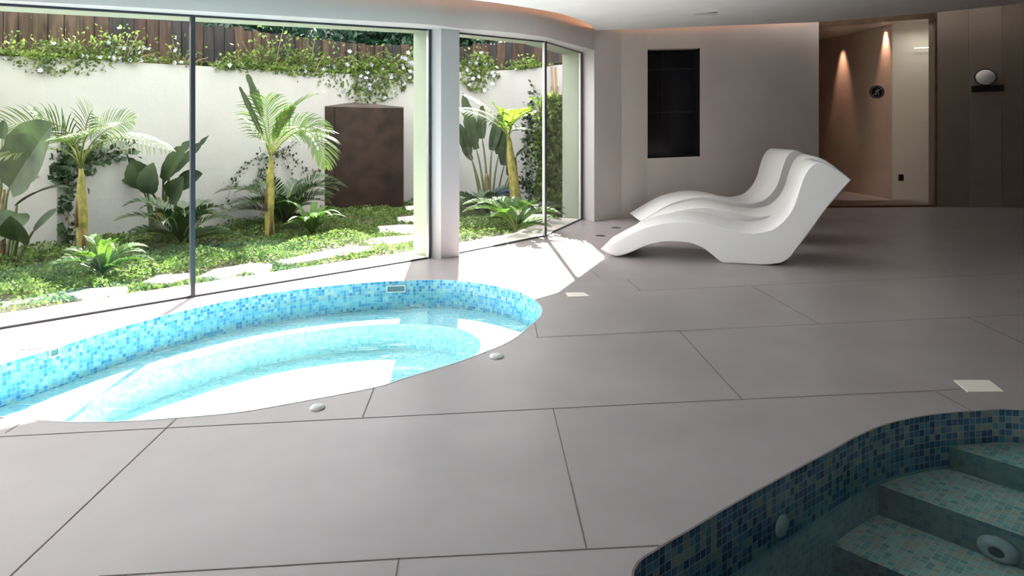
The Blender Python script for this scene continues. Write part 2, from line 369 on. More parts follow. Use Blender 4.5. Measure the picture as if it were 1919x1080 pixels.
dp = empty('swimming_pool', (2.6, 1.5, 0), 'dark blue mosaic swimming pool with corner steps at the lower right', 'pool')
sidewalls(pool2, -.235, .0008).build('tiled_wall', M['mblue2'], dp)
sidewalls(pool2, -1.1, -.235).build('lower_wall', M['mteal2'], dp)
bo = fill_poly('basin_floor', pool2, [], -1.1, M['mteal2']); bo.parent = dp; bo.matrix_parent_inverse = Matrix.Translation(-dp.location)
rimstrip(pool2).build('rim_profile', M['seam'], dp)
sd = Vector((.68, -.73)).normalized(); sn = Vector((.73, .68)).normalized()
for nm, (pt, dz) in enumerate((((1.979, 3.141), -.15), ((1.585, 2.996), -.25), ((1.286, 2.784), -.378))):
    pt = Vector(pt); reg = clip(pool2, sn, pt.dot(sn))
    reg = clip(reg, -sd, -(pt.dot(sd)+2.6))
    b = MB()
    loops = [Vector((p.x, p.y, 0)) for p in reg]
    for t in tessellate_polygon([loops]):
        q = [reg[k] for k in t]
        if (q[1]-q[0]).cross(q[2]-q[0]) < 0: q = q[::-1]
        b.face([(*p, dz) for p in q], [(p.dot(sd), p.dot(sn)) for p in q])
    tread = b.build('step_tread', M['mpale2'], dp)
    b = MB(); a = pt+sd*-.15; c = pt+sd*2.6; zb = -1.1
    # the tread edge runs from the pool wall
    a = pt+sd*-.02
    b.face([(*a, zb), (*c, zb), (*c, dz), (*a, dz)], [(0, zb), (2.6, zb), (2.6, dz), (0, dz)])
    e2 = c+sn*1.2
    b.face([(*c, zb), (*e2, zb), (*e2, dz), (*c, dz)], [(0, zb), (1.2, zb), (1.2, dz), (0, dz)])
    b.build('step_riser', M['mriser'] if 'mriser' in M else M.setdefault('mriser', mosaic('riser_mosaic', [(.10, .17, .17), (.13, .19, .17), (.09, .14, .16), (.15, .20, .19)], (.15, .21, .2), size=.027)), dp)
w2 = fill_poly('swimming_pool_water', pool2, [], -.122, M['water2'])
tag(w2, 'still dark teal water filling the swimming pool with the corner steps', 'water', kind='stuff')
# pool wall fitting and underwater lamp
def disc_fit(name, loc, nrm, prof, m, label=None, cat=None, par=None, seg=36):
    Mx = Vector(nrm).to_track_quat('Z', 'Y').to_matrix(); b = MB(); b.lathe(prof, (0, 0, 0), seg, Mx)
    o = b.build(name, m, None, smooth=True)
    o.location = loc
    if par: o.parent = par; o.matrix_parent_inverse = Matrix.Translation(-par.location)
    if label: tag(o, label, cat)
    return o
k = min(range(len(pool2)), key=lambda i: abs(pool2[i].x/max(.01, pool2[i].y)-(1471-CX)/F)+(0 if pool2[i].y > 2.2 else 9))
tt = (pool2[(k+1) % len(pool2)]-pool2[k-1]).normalized(); nn = Vector((tt.y, -tt.x)); nn = nn if nn.dot(Vector((2.5, 1.5))-pool2[k]) > 0 else -nn
pp = pool2[k]; zc = H-(985-Y0)*pp.y/F
disc_fit('inlet_fitting', (*(pp+nn*.004), zc), (*nn, 0), [(0, .012), (.018, .012), (.022, .009), (.036, .008), (.041, .0)], M['plastic'], 'round pale inlet cap on the blue mosaic wall under water', 'pool inlet')
rn = -sn; rpt = Vector((1.585, 2.996))
lp = Q(1871, 1030, 1)
dirv = Vector((lp.x, 1, lp.z-H)); s_ = (rpt.dot(sn))/(Vector((dirv.x, 1)).dot(sn)); L_ = Vector((dirv.x*s_, s_, H+dirv.z*s_))
M['lamprim'] = mat('lamp_rim_metal', (.34, .36, .36), .5, .05)
ul = empty('underwater_lamp', L_, 'round steel rimmed underwater lamp on the riser of the middle pool step', 'pool lamp')
disc_fit('lamp_rim', L_+Vector((*rn, 0))*.002, (*rn, 0), [(.03, .030), (.036, .033), (.055, .028), (.075, .012), (.079, 0)], M['lamprim'], par=ul)
disc_fit('lamp_lens', L_+Vector((*rn, 0))*.002, (*rn, 0), [(0, .030), (.02, .0305), (.0305, .029)], M['dark'], par=ul)
ul.scale = (.9, .9, .62)

# lids and buttons in the deck
def flat_quad(name, px, m, label, cat, z=.004):
    P_ = [G_(*p) for p in px]; b = MB(); b.prism([(p.x, p.y) for p in P_], .0004, z); o = b.build(name, m, fix=True); tag(o, label, cat); return o
flat_quad('skimmer_lid', [(1788, 714), (1854, 713.7), (1882, 735.3), (1814, 736)], M['lid'] if 'lid' in M else M.setdefault('lid', mat('lid_white', (.90, .84, .74), .5, .03)), 'square cream deck lid lying near the swimming pool edge', 'lid')
flat_quad('skimmer_lid', [(1060, 549.5), (1094, 549), (1106, 556), (1066, 557.5)], M['lid'], 'small square white deck lid on the edge of the sun patch', 'lid')
for (x, y, rx, lab) in ((70, 640, .17, 'round white skimmer lid flush in the sunlit deck left of the whirlpool'), (733, 521.5, .13, 'round white skimmer lid flush in the deck behind the far whirlpool rim')):
    p = G_(x, y); b = MB(); b.lathe([(0, .003), (rx-.008, .003), (rx-.005, .0005)], p, 40); o = b.build('round_lid', M['lid'], smooth=False); tag(o, lab, 'lid')
    b = MB(); b.lathe([(rx-.005, .0006), (rx-.004, .0035), (rx+.002, .0035), (rx+.003, .0005)], p, 40); b.build('lid_ring', M['steel'], o)
for (x, y, lab) in ((931, 669, 'white domed air button on the deck by the right end of the whirlpool'), (595, 765.5, 'white domed air button on the deck in front of the whirlpool')):
    p = G_(x, y); o = empty('air_button', p, lab, 'button')
    r = 14.2*p.y/F
    b = MB(); b.lathe([(0, .017), (r*.45, .016), (r*.8, .012), (r*.96, .006), (r, .002), (r*.97, 0)], p, 36); b.build('button_cap', M['plastic'], o, smooth=True)
    b = MB(); b.lathe([(r*.6, .0005), (r*.86, .0005), (r*.86, .0035), (r*.6, .0035)], p, 36); b.build('button_seat', M['dark'], o)
for (x, y, lab) in ((1155, 427, 'small dark floor socket beyond the foot of the far lounger'), (1126, 442, 'small dark floor socket on the sun patch border by the near lounger foot')):
    p = G_(x, y); b = MB(); b.lathe([(0, .003), (.055, .003), (.06, 0)], p, 24); tag(b.build('floor_socket', M['dark']), lab, 'floor socket')

# ---------------------------------------------------------------- windows, header, pillar
def pane(a, b, name_i, th=.012):
    e = empty('window_%d' % name_i, (a[0], a[1], 0), kind='structure')
    t = (b-a).to_2d().normalized(); n = Vector((t.y, -t.x))
    z1a, z1b = hg(a[0]), hg(b[0])
    q = MB(); q.face([(a[0], a[1], .01), (b[0], b[1], .01), (b[0], b[1], z1b), (a[0], a[1], z1a)])
    q.build('window_pane', M['glass'], e)
    q = MB()
    q.wall(a.to_2d()-n*.012, b.to_2d()-n*.012, 0, 0, .014, .014, n*.024)
    q.wall(a.to_2d()-n*.012, b.to_2d()-n*.012, z1a-.016, z1b-.016, z1a-.001, z1b-.001, n*.024)
    q.build('window_frame', M['dark'], e)
    return e, t, n
def post(p, t, n, wd, dp_, e, nm='mullion', m=None):
    q = MB(); a = p.to_2d()-t*wd/2-n*dp_/2
    q.wall(a, a+t*wd, 0, 0, hg(p[0])-.001, hg(p[0])-.001, n*dp_); q.build(nm, m or M['dark'], e)
e1, t1, n1 = pane(g1+dL*2.9, g1, 1); post(g1, t1, n1, .034, .03, e1)
e2, t2, n2 = pane(g1, g2, 2); post(g2.to_2d()-t2*.014, t2, n2, .02, .03, e2)
post(g2.to_2d()-t2*.032, t2, n2, .010, .03, e2, 'frame_edge', M['steel'])
e3, t3, n3 = pane(g3, g4, 3); post(g4, t3, n3, .030, .034, e3)
post(g4.to_2d()-t3*.022, t3, n3, .010, .03, e3, 'frame_edge', M['plastic'])
e4, t4, n4 = pane(g4, g5, 4); post(g5.to_2d()-t4*.03, t4, n4, .035, .03, e4); post(g5.to_2d()-t4*.08, t4, n4, .05, .02, e4, 'frame_edge', M['plastic'])
e5, t5, n5 = pane(g1+dL*6.2, g1+dL*2.9, 5); post(g1+dL*2.9, t5, n5, .034, .05, e5)
hd = MB(); TOP = 4.2
N = len(INl)
def strip(b, A, zA, B, zB):
    for i in range(len(A)-1): b.face([(*A[i], zA(A[i])), (*A[i+1], zA(A[i+1])), (*B[i+1], zB(B[i+1])), (*B[i], zB(B[i]))])
def resample(line, n):
    L = [0]
    for a, b in zip(line, line[1:]): L.append(L[-1]+(b-a).length)
    out = []
    for i in range(n):
        s = L[-1]*i/(n-1); k = 0
        while k < len(L)-2 and L[k+1] < s: k += 1
        out.append(line[k]+(line[k+1]-line[k])*((s-L[k])/(L[k+1]-L[k])))
    return out
hz = lambda p: hg(p[0]); tz = lambda p: TOP
GG = [p.to_2d() for p in GL]
# glass line partner of every inner point: closest x-parameter on the glass polyline
def partner(p, line):
    best = None
    for a, b in zip(line, line[1:]):
        t = max(0, min(1, (p-a).dot(b-a)/(b-a).length_squared)); q = a+(b-a)*t
        if best is None or (q-p).length < best[0]: best = ((q-p).length, q)
    return best[1]
inn = INl; glp = [partner(p, GG) for p in inn]; glp[-1] = GG[-1]; outp = OUT
b = MB(); strip(b, inn, hz, inn, tz); struct(b.build('wall_left', M['header'], smooth=True, fix=True)); wl = bpy.data.objects['wall_left']
b = MB(); strip(b, inn, hz, glp, hz); b.build('window_soffit', M['white'], wl)
b = MB(); strip(b, GG, lambda p: hg(p[0])-.001, OUT, lambda p: hg(p[0])-.001); strip(b, OUT, hz, OUT, tz); b.build('outer_soffit', M['reveal'], wl)
b = MB(); strip(b, inn, tz, OUT[:0] or glp, tz); b.build('wall_top', M['header'], wl)
# pillar
A_, B_, C_, D_ = G_(811, 484.3).to_2d(), G_(827, 485.6).to_2d(), G_(861.5, 480.6).to_2d(), G_(861.3, 475).to_2d()
A_ = g2.to_2d()+t2*.012
poly = [A_, B_, C_, g3.to_2d(), OUT[3], OUT[2]]
b = MB(); b.prism([tuple(p) for p in poly], 0, lambda x, y: hg(x)+.01)
pil = struct(b.build('trim_1', M['white'], fix=True))
b = MB(); b.face([(*(OUT[2]), 0), (*(g2.to_2d()-t2*.001), 0), (*(g2.to_2d()-t2*.001), hg(g2.x)), (*OUT[2], hg(g2.x))]); b.build('outer_jamb', M['reveal'], pil)
# right jamb between the last pane and the end wall
jin = INl[-1]
b = MB(); b.prism([tuple(g5.to_2d()+t4*.002), tuple(jin), tuple(jin+Vector((.03, .06))), (1.30, 10.15), (1.0, 10.2), tuple(OUT[5])], 0, lambda x, y: hg(x)+.01)
jb = struct(b.build('trim_2', M['white'], fix=True))
b = MB(); e_ = Vector((-.002, -.001)); b.face([(*(g5.to_2d()+e_), 0), (*(OUT[5]+e_), 0), (*(OUT[5]+e_), hg(.975)), (*(g5.to_2d()+e_), hg(.975))]); b.build('outer_jamb', M['reveal'], jb)

# ---------------------------------------------------------------- back wall with dark niche
bb = [p.to_2d() for p in backbase]; bb[0] = jin.copy()
nl, nr = bb[2], bb[3]
def zat(x, y, p): return H+(Y0-y)*p[1]/F
nz = [(zat(0, 297, nl), zat(0, 92, nl)), (zat(0, 293.2, nr), zat(0, 89.6, nr))]
wb = empty('wall_back', (bb[0][0], bb[0][1], 0), kind='structure')
def wpan(a, b_, z0a, z0b, z1a, z1b, m, nm='wall_panel'):
    q = MB(); q.wall(a, b_, z0a, z0b, z1a, z1b, Vector((.02, .2))); q.build(nm, m, wb)
wpan(bb[0], bb[1], 0, 0, TOP, TOP, M['taupe']); wpan(bb[1], nl, 0, 0, TOP, TOP, M['taupe'])
wpan(nl, nr, 0, 0, nz[0][0], nz[1][0], M['taupe2']); wpan(nl, nr, nz[0][1], nz[1][1], TOP, TOP, M['taupe2'])
wpan(nr, bb[4], 0, 0, TOP, TOP, M['taupe'])
dn = Vector((0, .42)); nb = mosaic('black_tile', [(.012, .011, .014), (.014, .013, .017), (.010, .010, .012)], (.05, .05, .055), size=.62, rough=.25, gw=.012)
nch = empty('wall_niche', (nl[0], nl[1], nz[0][0]), 'tall black tiled recess in the taupe end wall', 'niche')
q = MB(); s = (nr-nl).length; e = Vector((.02, .2))*.0
z00, z01, z10, z11 = nz[0][0], nz[0][1], nz[1][0], nz[1][1]
q.face([(*(nl+dn), z00), (*(nr+dn), z10), (*(nr+dn), z11), (*(nl+dn), z01)], [(-.35, 0), (s-.35, 0), (s-.35, 1.5), (-.35, 1.5)]); q.build('back_panel', nb, nch)
q = MB(); q.face([(*(nr+dn), z10), (*nr, z10), (*nr, z11), (*(nr+dn), z11)], [(0, 0), (.42, 0), (.42, 1.5), (0, 1.5)])
q.build('side_panel', nb, nch)
q = MB(); q.face([(*(nl+dn), z00), (*nl, z00), (*nl, z01), (*(nl+dn), z01)], [(0, 0), (.42, 0), (.42, 1.5), (0, 1.5)]); q.build('side_panel', nb, nch)
q = MB(); q.face([(*nl, z00), (*nr, z10), (*(nr+dn), z10), (*(nl+dn), z00)]); q.build('sill', M['black'], nch)
q = MB(); q.face([(*nl, z01), (*nr, z11), (*(nr+dn), z11), (*(nl+dn), z01)]); q.build('top_panel', M['black'], nch)

# ---------------------------------------------------------------- alcove behind the glass door
dl, dr = bb[4], rw0.to_2d()
wa = empty('wall_alcove', (6.7, 13, 0), kind='structure')
def apan(a, b_, m, th, z1=3.3): q = MB(); q.wall(Vector(a), Vector(b_), 0, 0, z1, z1, Vector(th)); q.build('alcove_panel', m, wa)
side = [(6.77, 12.36), (6.66, 15.2)]
apan(side[0], side[1], M['alcove'], (.15, 0)); apan((6.775, 12.355), (7.7, 12.1), M['alcovel'], (0, .15)); apan((4.4, 15.2), (6.9, 15.2), M['alcove'], (0, .15))
apan((4.6, 11.35), (4.6, 15.2), M['alcove'], (-.15, 0)); 
b = MB(); b.face([(4.4, 11.25, 3.02), (8, 11.3, 3.17), (8, 15.4, 3.19), (4.4, 15.4, 3.19)]); ac = struct(b.build('ceiling_alcove', M['alcovel']))
dt = (dr-dl).normalized(); dnrm = Vector((-dt.y, dt.x))
door = empty('door_1', (dl[0], dl[1], 0), kind='structure')
zhA, zhB = zat(0, 50, dl), zat(0, 34, dr); zhA2, zhB2 = zat(0, 40, dl), zat(0, 21, dr)
b = MB(); b.wall(dl, dr, zhA, zhB, zhA2+.35, zhB2+.35, dnrm*.12); b.build('door_head', M['bronze'], door)
b = MB(); b.wall(dl, dr, 0, 0, .035, .035, dnrm*.75); b.build('threshold', M['bronze'], door)
b = MB(); o_ = dnrm*.06; b.face([(*(dl+o_), .035), (*(dr+o_), .035), (*(dr+o_), zhB), (*(dl+o_), zhA)]); b.build('glass_leaf', M['clear'], door)
b = MB(); b.wall(dr-dt*.008, dr, .035, .035, zhB, zhB, dnrm*.05); b.build('door_frame', M['bronze'], door)
# sign on the glass
def on_plane(x, y, a, n):      # ray through pixel to vertical plane through a with 2D normal n
    d = Vector(((x-CX)/F, 1)); s = a.dot(n)/d.dot(n); return Vector((d.x*s, s, H-(y-Y0)*s/F))
sc_ = on_plane(1644, 172.5, dl+dnrm*.045, dnrm); sgn = empty('door_sign', sc_, 'round black prohibition sign with grey ring on the glass door', 'sign')
tx = Vector((*dt, 0)); rx_, rz_ = .127, .105
def ell(b, k0, k1, off, seg=40):
    for i in range(seg):
        a, c = 2*math.pi*i/seg, 2*math.pi*(i+1)/seg
        f = lambda an, k: sc_+tx*math.cos(an)*rx_*k+Vector((0, 0, 1))*math.sin(an)*rz_*k-Vector((*dnrm, 0))*off
        b.face([f(a, k0), f(c, k0), f(c, k1), f(a, k1)])
b = MB(); ell(b, 0.001, 1, 0); ell(b, 1, .999, .001); b.build('sign_disc', M['black'], sgn)
b = MB(); ell(b, .78, .88, .002); b.build('sign_ring', M['steel'], sgn)
b = MB()
def bar(b, x0, z0, x1, z1, wd, off=.003):
    A, B = sc_+tx*x0*rx_+Vector((0, 0, z0*rz_)), sc_+tx*x1*rx_+Vector((0, 0, z1*rz_)); d = (B-A).normalized(); n = d.cross(Vector((*dnrm, 0)))*wd/2
    o = -Vector((*dnrm, 0))*off; b.face([A-n+o, B-n+o, B+n+o, A+n+o])
bar(b, -.55, -.55, .55, .55, .014); b.build('sign_slash', M['steel'], sgn)
b = MB(); bar(b, .12, .5, -.02, .1, .03, .0025); bar(b, -.02, .1, .22, -.15, .022, .0025); bar(b, -.02, .12, -.15, -.5, .022, .0025); bar(b, -.02, .2, -.28, .05, .016, .0025); bar(b, .22, -.15, .2, -.5, .018, .0025)
b.build('sign_figure', M['steel'], sgn)
lk = on_plane(1689.5, 333, dl+dnrm*.03, dnrm); b = MB(); b.box(lk.x-.034, lk.y-.012, lk.z-.052, lk.x+.034, lk.y+.03, lk.z+.052)
tag(b.build('door_lock', M['black'], bevel=.004), 'small black lock box low on the glass door', 'lock')
# alcove downlights
for (x, z, yy, zz, lab) in ((6.53, 3.15, 14.05, 80, 'left recessed warm downlight in the alcove ceiling'), (6.69, 3.13, 12.55, 80, 'right recessed warm downlight in the alcove ceiling')):
    o = empty('downlight', (x, yy, z), lab, 'light', 'recessed downlights in the alcove')
    b = MB(); b.lathe([(.05, .0), (.065, -.006), (.07, .0)], (x, yy, z), 24); b.build('lamp_trim', M['steel'], o)
    b = MB(); b.lathe([(0, -.002), (.048, -.002)], (x, yy, z), 24); b.build('lamp_face', M['lamp'], o)
    l = bpy.data.lights.new('downlight_beam', 'SPOT'); l.energy = 85; l.color = (1, .60, .42); l.spot_size = math.radians(46); l.spot_blend = .9; l.shadow_soft_size = .03
    lo = bpy.data.objects.new('downlight_beam', l); COL.objects.link(lo); lo.location = (x, yy, z-.03); lo.parent = o; lo.matrix_parent_inverse = Matrix.Translation(-o.location)
    lo.rotation_euler = (0, math.radians(-9), 0)
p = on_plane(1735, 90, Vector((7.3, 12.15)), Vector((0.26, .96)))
b = MB(); b.wall((p.x-.19, p.y+.02), (p.x+.24, p.y-.10), p.z-.008, p.z+.002, p.z+.004, p.z+.014, (-.007, -.03)); tag(b.build('glass_reflection', M['reflwhite']), 'slim white glowing strip high on the alcove panel, imitating a reflection in the glass door', 'light')  # emissive strip stands in for a linear lamp reflected in the door glass
area('alcove_fill_light', (7.0, 11.75, 3.0), (0, 0, 0), .5, .3, 4, (1, .95, .85))  # unseen fill lamp without a fixture, added to brighten the alcove

# ---------------------------------------------------------------- right wall
wr = empty('wall_right', (rw0.x, rw0.y, 0), kind='structure')
cuts = [1757, 1816, 1878, 1940, 2010]; pts = [on_plane(x, 388, dr, Vector((-rwd.y, rwd.x))).to_2d() for x in cuts]
for i in range(4):
    q = MB(); q.wall(pts[i], pts[i+1]-rwd*.004, 0, 0, 4.1, 4.1, Vector((.01, .25))); q.build('wall_panel', M['brown'] if i % 2 == 0 else M['brown2'], wr)
q = MB(); q.wall(pts[4], Vector((12, pts[4].y-.35)), 0, 0, 4.1, 4.1, Vector((0, .25))); q.build('wall_panel', M['brown'], wr)
q = MB(); q.wall(dr+Vector((.0, .02)), Vector((7.72, 12.25)), 0, 0, 3.3, 3.3, Vector((.15, 0))); q.build('wall_return', M['alcovel'], wr)
rn_ = Vector((rwd.y, -rwd.x))
if rn_.y > 0: rn_ = -rn_
dc = on_plane(1846.5, 145, dr, rn_); Mx = Vector((*rn_, 0)).to_track_quat('Z', 'Y').to_matrix()
wlamp = empty('wall_lamp', dc, 'white domed oval wall lamp above a black bar on the brown wall', 'lamp')
b = MB(); b.lathe([(0, .095), (.05, .093), (.10, .078), (.135, .05), (.152, .02), (.155, .0)], (0, 0, 0), 40, Mx@Matrix.Diagonal((1.0, .80, 1))); o = b.build('lamp_shade', M['plastic'], None, smooth=True); o.location = dc; o.parent = wlamp; o.matrix_parent_inverse = Matrix.Translation(-wlamp.location)
b = MB(); b.lathe([(.165, 0), (.168, .02), (.0, .021)], (0, 0, 0), 40, Mx@Matrix.Diagonal((1.0, .80, 1))); o = b.build('lamp_base', M['dark'], None); o.location = dc; o.parent = wlamp; o.matrix_parent_inverse = Matrix.Translation(-wlamp.location)
pa, pb = on_plane(1820.5, 166, dr, rn_), on_plane(1877, 165, dr, rn_)
b = MB(); b.wall(pa.to_2d()+rn_*.002, pb.to_2d()+rn_*.002, zat(0, 173, pa), zat(0, 171, pb), zat(0, 161.5, pa), zat(0, 159.2, pb), rn_*.07); tag(b.build('wall_bar', M['black'], fix=True), 'black horizontal bar under the domed lamp on the brown wall', 'wall bracket')

# ---------------------------------------------------------------- ceiling and light coves
ce = [on_height(x, y, hc) for x, y in [(881, 0), (928, 5), (987, 14), (1048, 25), (1085, 37), (1108, 49), (1117.5, 57)]]
inner_dir = [p+Vector((.26, -.22)) for p in INl[:14:3]]
ce = [Vector((*p, 0)) for p in catmull(ce, 4, False)]
ceb = [on_height(x, y, hc) for x, y in [(1215, 54), (1320, 49.5), (1535, 41.5)]]
cpoly = inner_dir+[p.to_2d() for p in ce]+[p.to_2d() for p in ceb]+[on_height(x, y, hc).to_2d() for x, y in ((1645, 32.5), (1755, 23.5), (1919, 6.5), (2010, -2.5))]+[Vector((12, 9.6)), Vector((12, -6)), Vector((-9.6, -6))]
b = MB(); b.prism([tuple(p) for p in cpoly], lambda x, y: hc(x), lambda x, y: hc(x)+.03)
struct(b.build('ceiling', M['ceiling'], fix=True))
up = fill_poly('ceiling_cove', [p for p in INl]+[Vector((1.4, 10.3)), Vector((8, 11.6)), Vector((12, 11.5)), Vector((12, -6)), Vector((-9.6, -6))], [], 4.2, M['ceiling']); struct(up)
b = MB()
cl = [Vector(p) for p in inner_dir[1:]]+[p.to_2d() for p in ce]+[p.to_2d() for p in ceb]
c3 = [Vector((p.x+.03, p.y-.05, hc(p.x)+.045)) for p in cl]
b.tube(c3, .008, 6); led = b.build('cove_light', M['ledorange']); tag(led, 'warm orange light strip glowing in the gap around the ceiling edge', 'light')
v = on_height(1322, 25, hc); b = MB(); b.box(v.x-.14, v.y-.05, v.z-.014, v.x+.14, v.y+.05, v.z-.004)
for k in range(3): b.box(v.x-.13, v.y-.035+k*.03, v.z-.018, v.x+.13, v.y-.028+k*.03, v.z-.014)
tag(b.build('ceiling_vent', M['header']), 'slim white vent slot in the ceiling above the dark niche', 'vent')
# room ends behind the camera
b = MB(); b.wall(Vector((-9.6, -6)), Vector((12, -6)), 0, 0, 4.2, 4.2, Vector((0, -.2))); struct(b.build('wall_rear', M['taupe']))
b = MB(); b.wall(Vector((12, -6)), Vector((12, 11.2)), 0, 0, 4.2, 4.2, Vector((.2, 0))); struct(b.build('wall_end', M['brown']))
b = MB(); b.wall(Vector((-9.6, -6)), Vector((-9.6, gE.y-.2)), 0, 0, 4.2, 4.2, Vector((-.2, 0))); struct(b.build('wall_side', M['taupe']))

# ---------------------------------------------------------------- loungers
near_top = [(45, 460), (300, 322), (450, 245), (600, 180), (800, 130), (950, 108), (1100, 98), (1300, 112), (1500, 150), (1700, 205), (1919, 245)]
prof_px = [(1120+x/6.854, 400+y/6.854) for x, y in near_top]
prof_px += [(1100+x/3.554, 250+y/3.554) for x, y in [(1130, 660), (1230, 640), (1300, 590), (1350, 530), (1385, 460), (1410, 380), (1440, 295), (1475, 235), (1510, 203), (1548, 191), (1590, 200), (1640, 222), (1700, 260), (1765, 312)]]
topn = len(prof_px)
prof_px += [(1100+x/3.554, 250+y/3.554) for x, y in [(1720, 360), (1600, 500), (1500, 640), (1400, 770), (1360, 825), (1320, 853), (1280, 868), (1150, 880)]]
prof_px += [(1120+x/6.854, 400+y/6.854) for x, y in [(1919, 665), (1700, 655), (1620, 640), (1560, 605), (1530, 580), (1450, 515), (1350, 445), (1200, 388), (1050, 372), (900, 370), (760, 387), (620, 425), (480, 483), (340, 535), (240, 550), (150, 520)]]
def smooth_part(q): return [tuple(p) for p in catmull(q, 3, False)]
prof_px = smooth_part(prof_px[:topn])[:-1]+smooth_part(prof_px[topn-1:]+[prof_px[0]])[:-1]
prof = []
P0, LD = Vector((.89, 6.93)), Vector((.958, -.287))
for x, y in prof_px:
    k = (x-CX)/F; s = (k*P0.y-P0.x)/(LD.x-LD.y*k); Z = P0.y+LD.y*s
    prof.append((s, max(0.0, H-(y-Y0)*Z/F)))
def lounger(loc, ang, label, hs=1., W=.8):
    e = empty('sun_lounger', (*loc, 0), label, 'lounger', 'white wavy sun loungers standing side by side')
    # a closed curve through the profile, swept across the width with softly rounded edges
    P2 = [Vector(p) for p in prof]; cen = sum(P2, Vector((0, 0)))/len(P2)
    bm = bmesh.new(); n = len(P2)
    area2 = sum(P2[i].cross(P2[(i+1) % n]) for i in range(n)); sg = 1 if area2 > 0 else -1
    nr = []
    for i in range(n):
        t1_ = (P2[i]-P2[i-1]).normalized(); t2_ = (P2[(i+1) % n]-P2[i]).normalized(); t = (t1_+t2_)
        t = t.normalized() if t.length > 1e-6 else t1_; nr.append(Vector((t.y, -t.x))*sg)
    rings = []
    for (w_, ins) in ((0, .010), (.003, .004), (.012, 0), (W*.5, 0), (W-.012, 0), (W-.003, .004), (W, .010)):
        rings.append([bm.verts.new((P2[i].x-nr[i].x*ins, w_, max(0.001, (P2[i].y-nr[i].y*ins)*hs))) for i in range(n)])
    for a, b_ in zip(rings, rings[1:]):
        for i in range(n): bm.faces.new((a[i], a[(i+1) % n], b_[(i+1) % n], b_[i]))
    def cap(r, rev):
        for t in tessellate_polygon([[v.co for v in r]]):
            try: bm.faces.new([r[k] for k in (t[::-1] if rev else t)])
            except ValueError: pass
    cap(rings[0], False); cap(rings[-1], True)
    bmesh.ops.recalc_face_normals(bm, faces=bm.faces)
    for f in bm.faces: f.smooth = len(f.verts) == 4
    for ed in bm.edges:
        if len(ed.link_faces) == 2 and ed.calc_face_angle(0) > .9: ed.smooth = False
    me = bpy.data.meshes.new('lounger_shell'); bm.to_mesh(me); bm.free(); me.materials.append(M['fiber'])
    o = bpy.data.objects.new('lounger_shell', me); COL.objects.link(o); o.parent = e
    e.rotation_euler = (0, 0, ang); return e
a1 = math.atan2(-.287, .958)
lounger((.89, 6.93), a1, 'nearest white wavy sun lounger, whole side facing the deck')
lounger((1.60-.2, 8.83-.77), math.radians(-14.8), 'white wavy sun lounger in the middle, mostly hidden behind the nearest one', 1.0).scale.x = .975
lounger((1.66, 9.0), 0, 'farthest white wavy sun lounger, closest to the end wall with the niche', 1.02)

# ---------------------------------------------------------------- garden shell
gp = struct(fill_poly('garden_ground', [p for p in OUT2]+[Vector((1.2, 10.25)), Vector((1.2, 16)), Vector((-16, 16)), Vector((-16, -2)), Vector((OUT2[0].x-.5, -2))], [], -.02, M['soil']))
b = MB(); strip(b, OUT2, lambda p: .004, GG, lambda p: .004); struct(b.build('terrace_edging', M['edging']))
wpx = [((-60), 6.7, 105), (0, 7.0, 105), (107, 7.2, 108), (361, 8.5, 123), (520, 9.6, 131), (667, 11.2, 139), (795, 11.6, 136), (861, 12.0, 135), (960, 11.8, 131), (1018, 11.3, 126), (1045, 10.9, 122)]
WL = []; WH = []
for x, Z, y in wpx: WL.append(Vector(((x-CX)*Z/F, Z))); WH.append(H+(Y0-y)*Z/F)
WL = [Vector((-6.4, 6.35))]+WL+[Vector((1.15, 10.5))]; WH = [1.95]+WH+[WH[-1]]
wtab = [(p.x, h) for p, h in zip(WL, WH)]; wztab = [(p.x, p.y) for p in WL]
b = MB()
for i in range(len(WL)-1):
    t = (WL[i+1]-WL[i]).normalized(); n = Vector((-t.y, t.x)); b.wall(WL[i], WL[i+1], -.02, -.02, WH[i], WH[i+1], n*.12)
struct(b.build('wall_garden', M['outwall']))
b = MB()   # raised planting bed behind the wall
for i in range(len(WL)-1):
    t = (WL[i+1]-WL[i]).normalized(); n = Vector((-t.y, t.x)); b.wall(WL[i]+n*.12, WL[i+1]+n*.12, 0, 0, WH[i]-.01, WH[i+1]-.01, n*.5)
struct(b.build('planting_bed', M['soil']))
# sleeper fence
fen = empty('timber_fence', (WL[3].x, WL[3].y+.5, 2), 'dark upright timber sleeper fence above the white garden wall', 'fence')
cols = [(.030, .017, .011), (.010, .009, .010), (.040, .027, .016), (.024, .013, .009), (.012, .010, .010), (.034, .020, .012)]
FM = [mat('sleeper_wood_%s' % w_, c, .9, .3, 3, bump=.4, bscale=12, col2=tuple(k*2.1 for k in c), stretch=(6, 6, 1)) for w_, c in zip('abcdef', cols)]
FL = [p+Vector((-.05, .52)) for p in WL]; FL = resample(FL, 74)
rnd = random.Random(3)
for i in range(len(FL)-1):
    a, c = FL[i], FL[i+1]
    if c.x > 1.15: continue
    t = (c-a); n = Vector((-t.y, t.x)).normalized(); zt = 2.62+.045*(a.x+4)+rnd.uniform(-.02, .02)
    b = MB(); j = rnd.uniform(-.015, .015); b.wall(a+n*j, c-t*.06+n*j, 1.4, 1.4, zt, zt, n*.12); b.build('sleeper_board', FM[rnd.choice([0, 0, 1, 2, 3, 4, 5])], fen)
b = MB()
for i in range(len(FL)-1):
    t = (FL[i+1]-FL[i]); n = Vector((-t.y, t.x)).normalized(); b.wall(FL[i]-n*.03, FL[i+1]-n*.03, 2.17+.045*(FL[i].x+3), 2.17+.045*(FL[i+1].x+3), 2.19+.045*(FL[i].x+3), 2.19+.045*(FL[i+1].x+3), n*.02)
b.build('fence_rail', FM[2], fen)

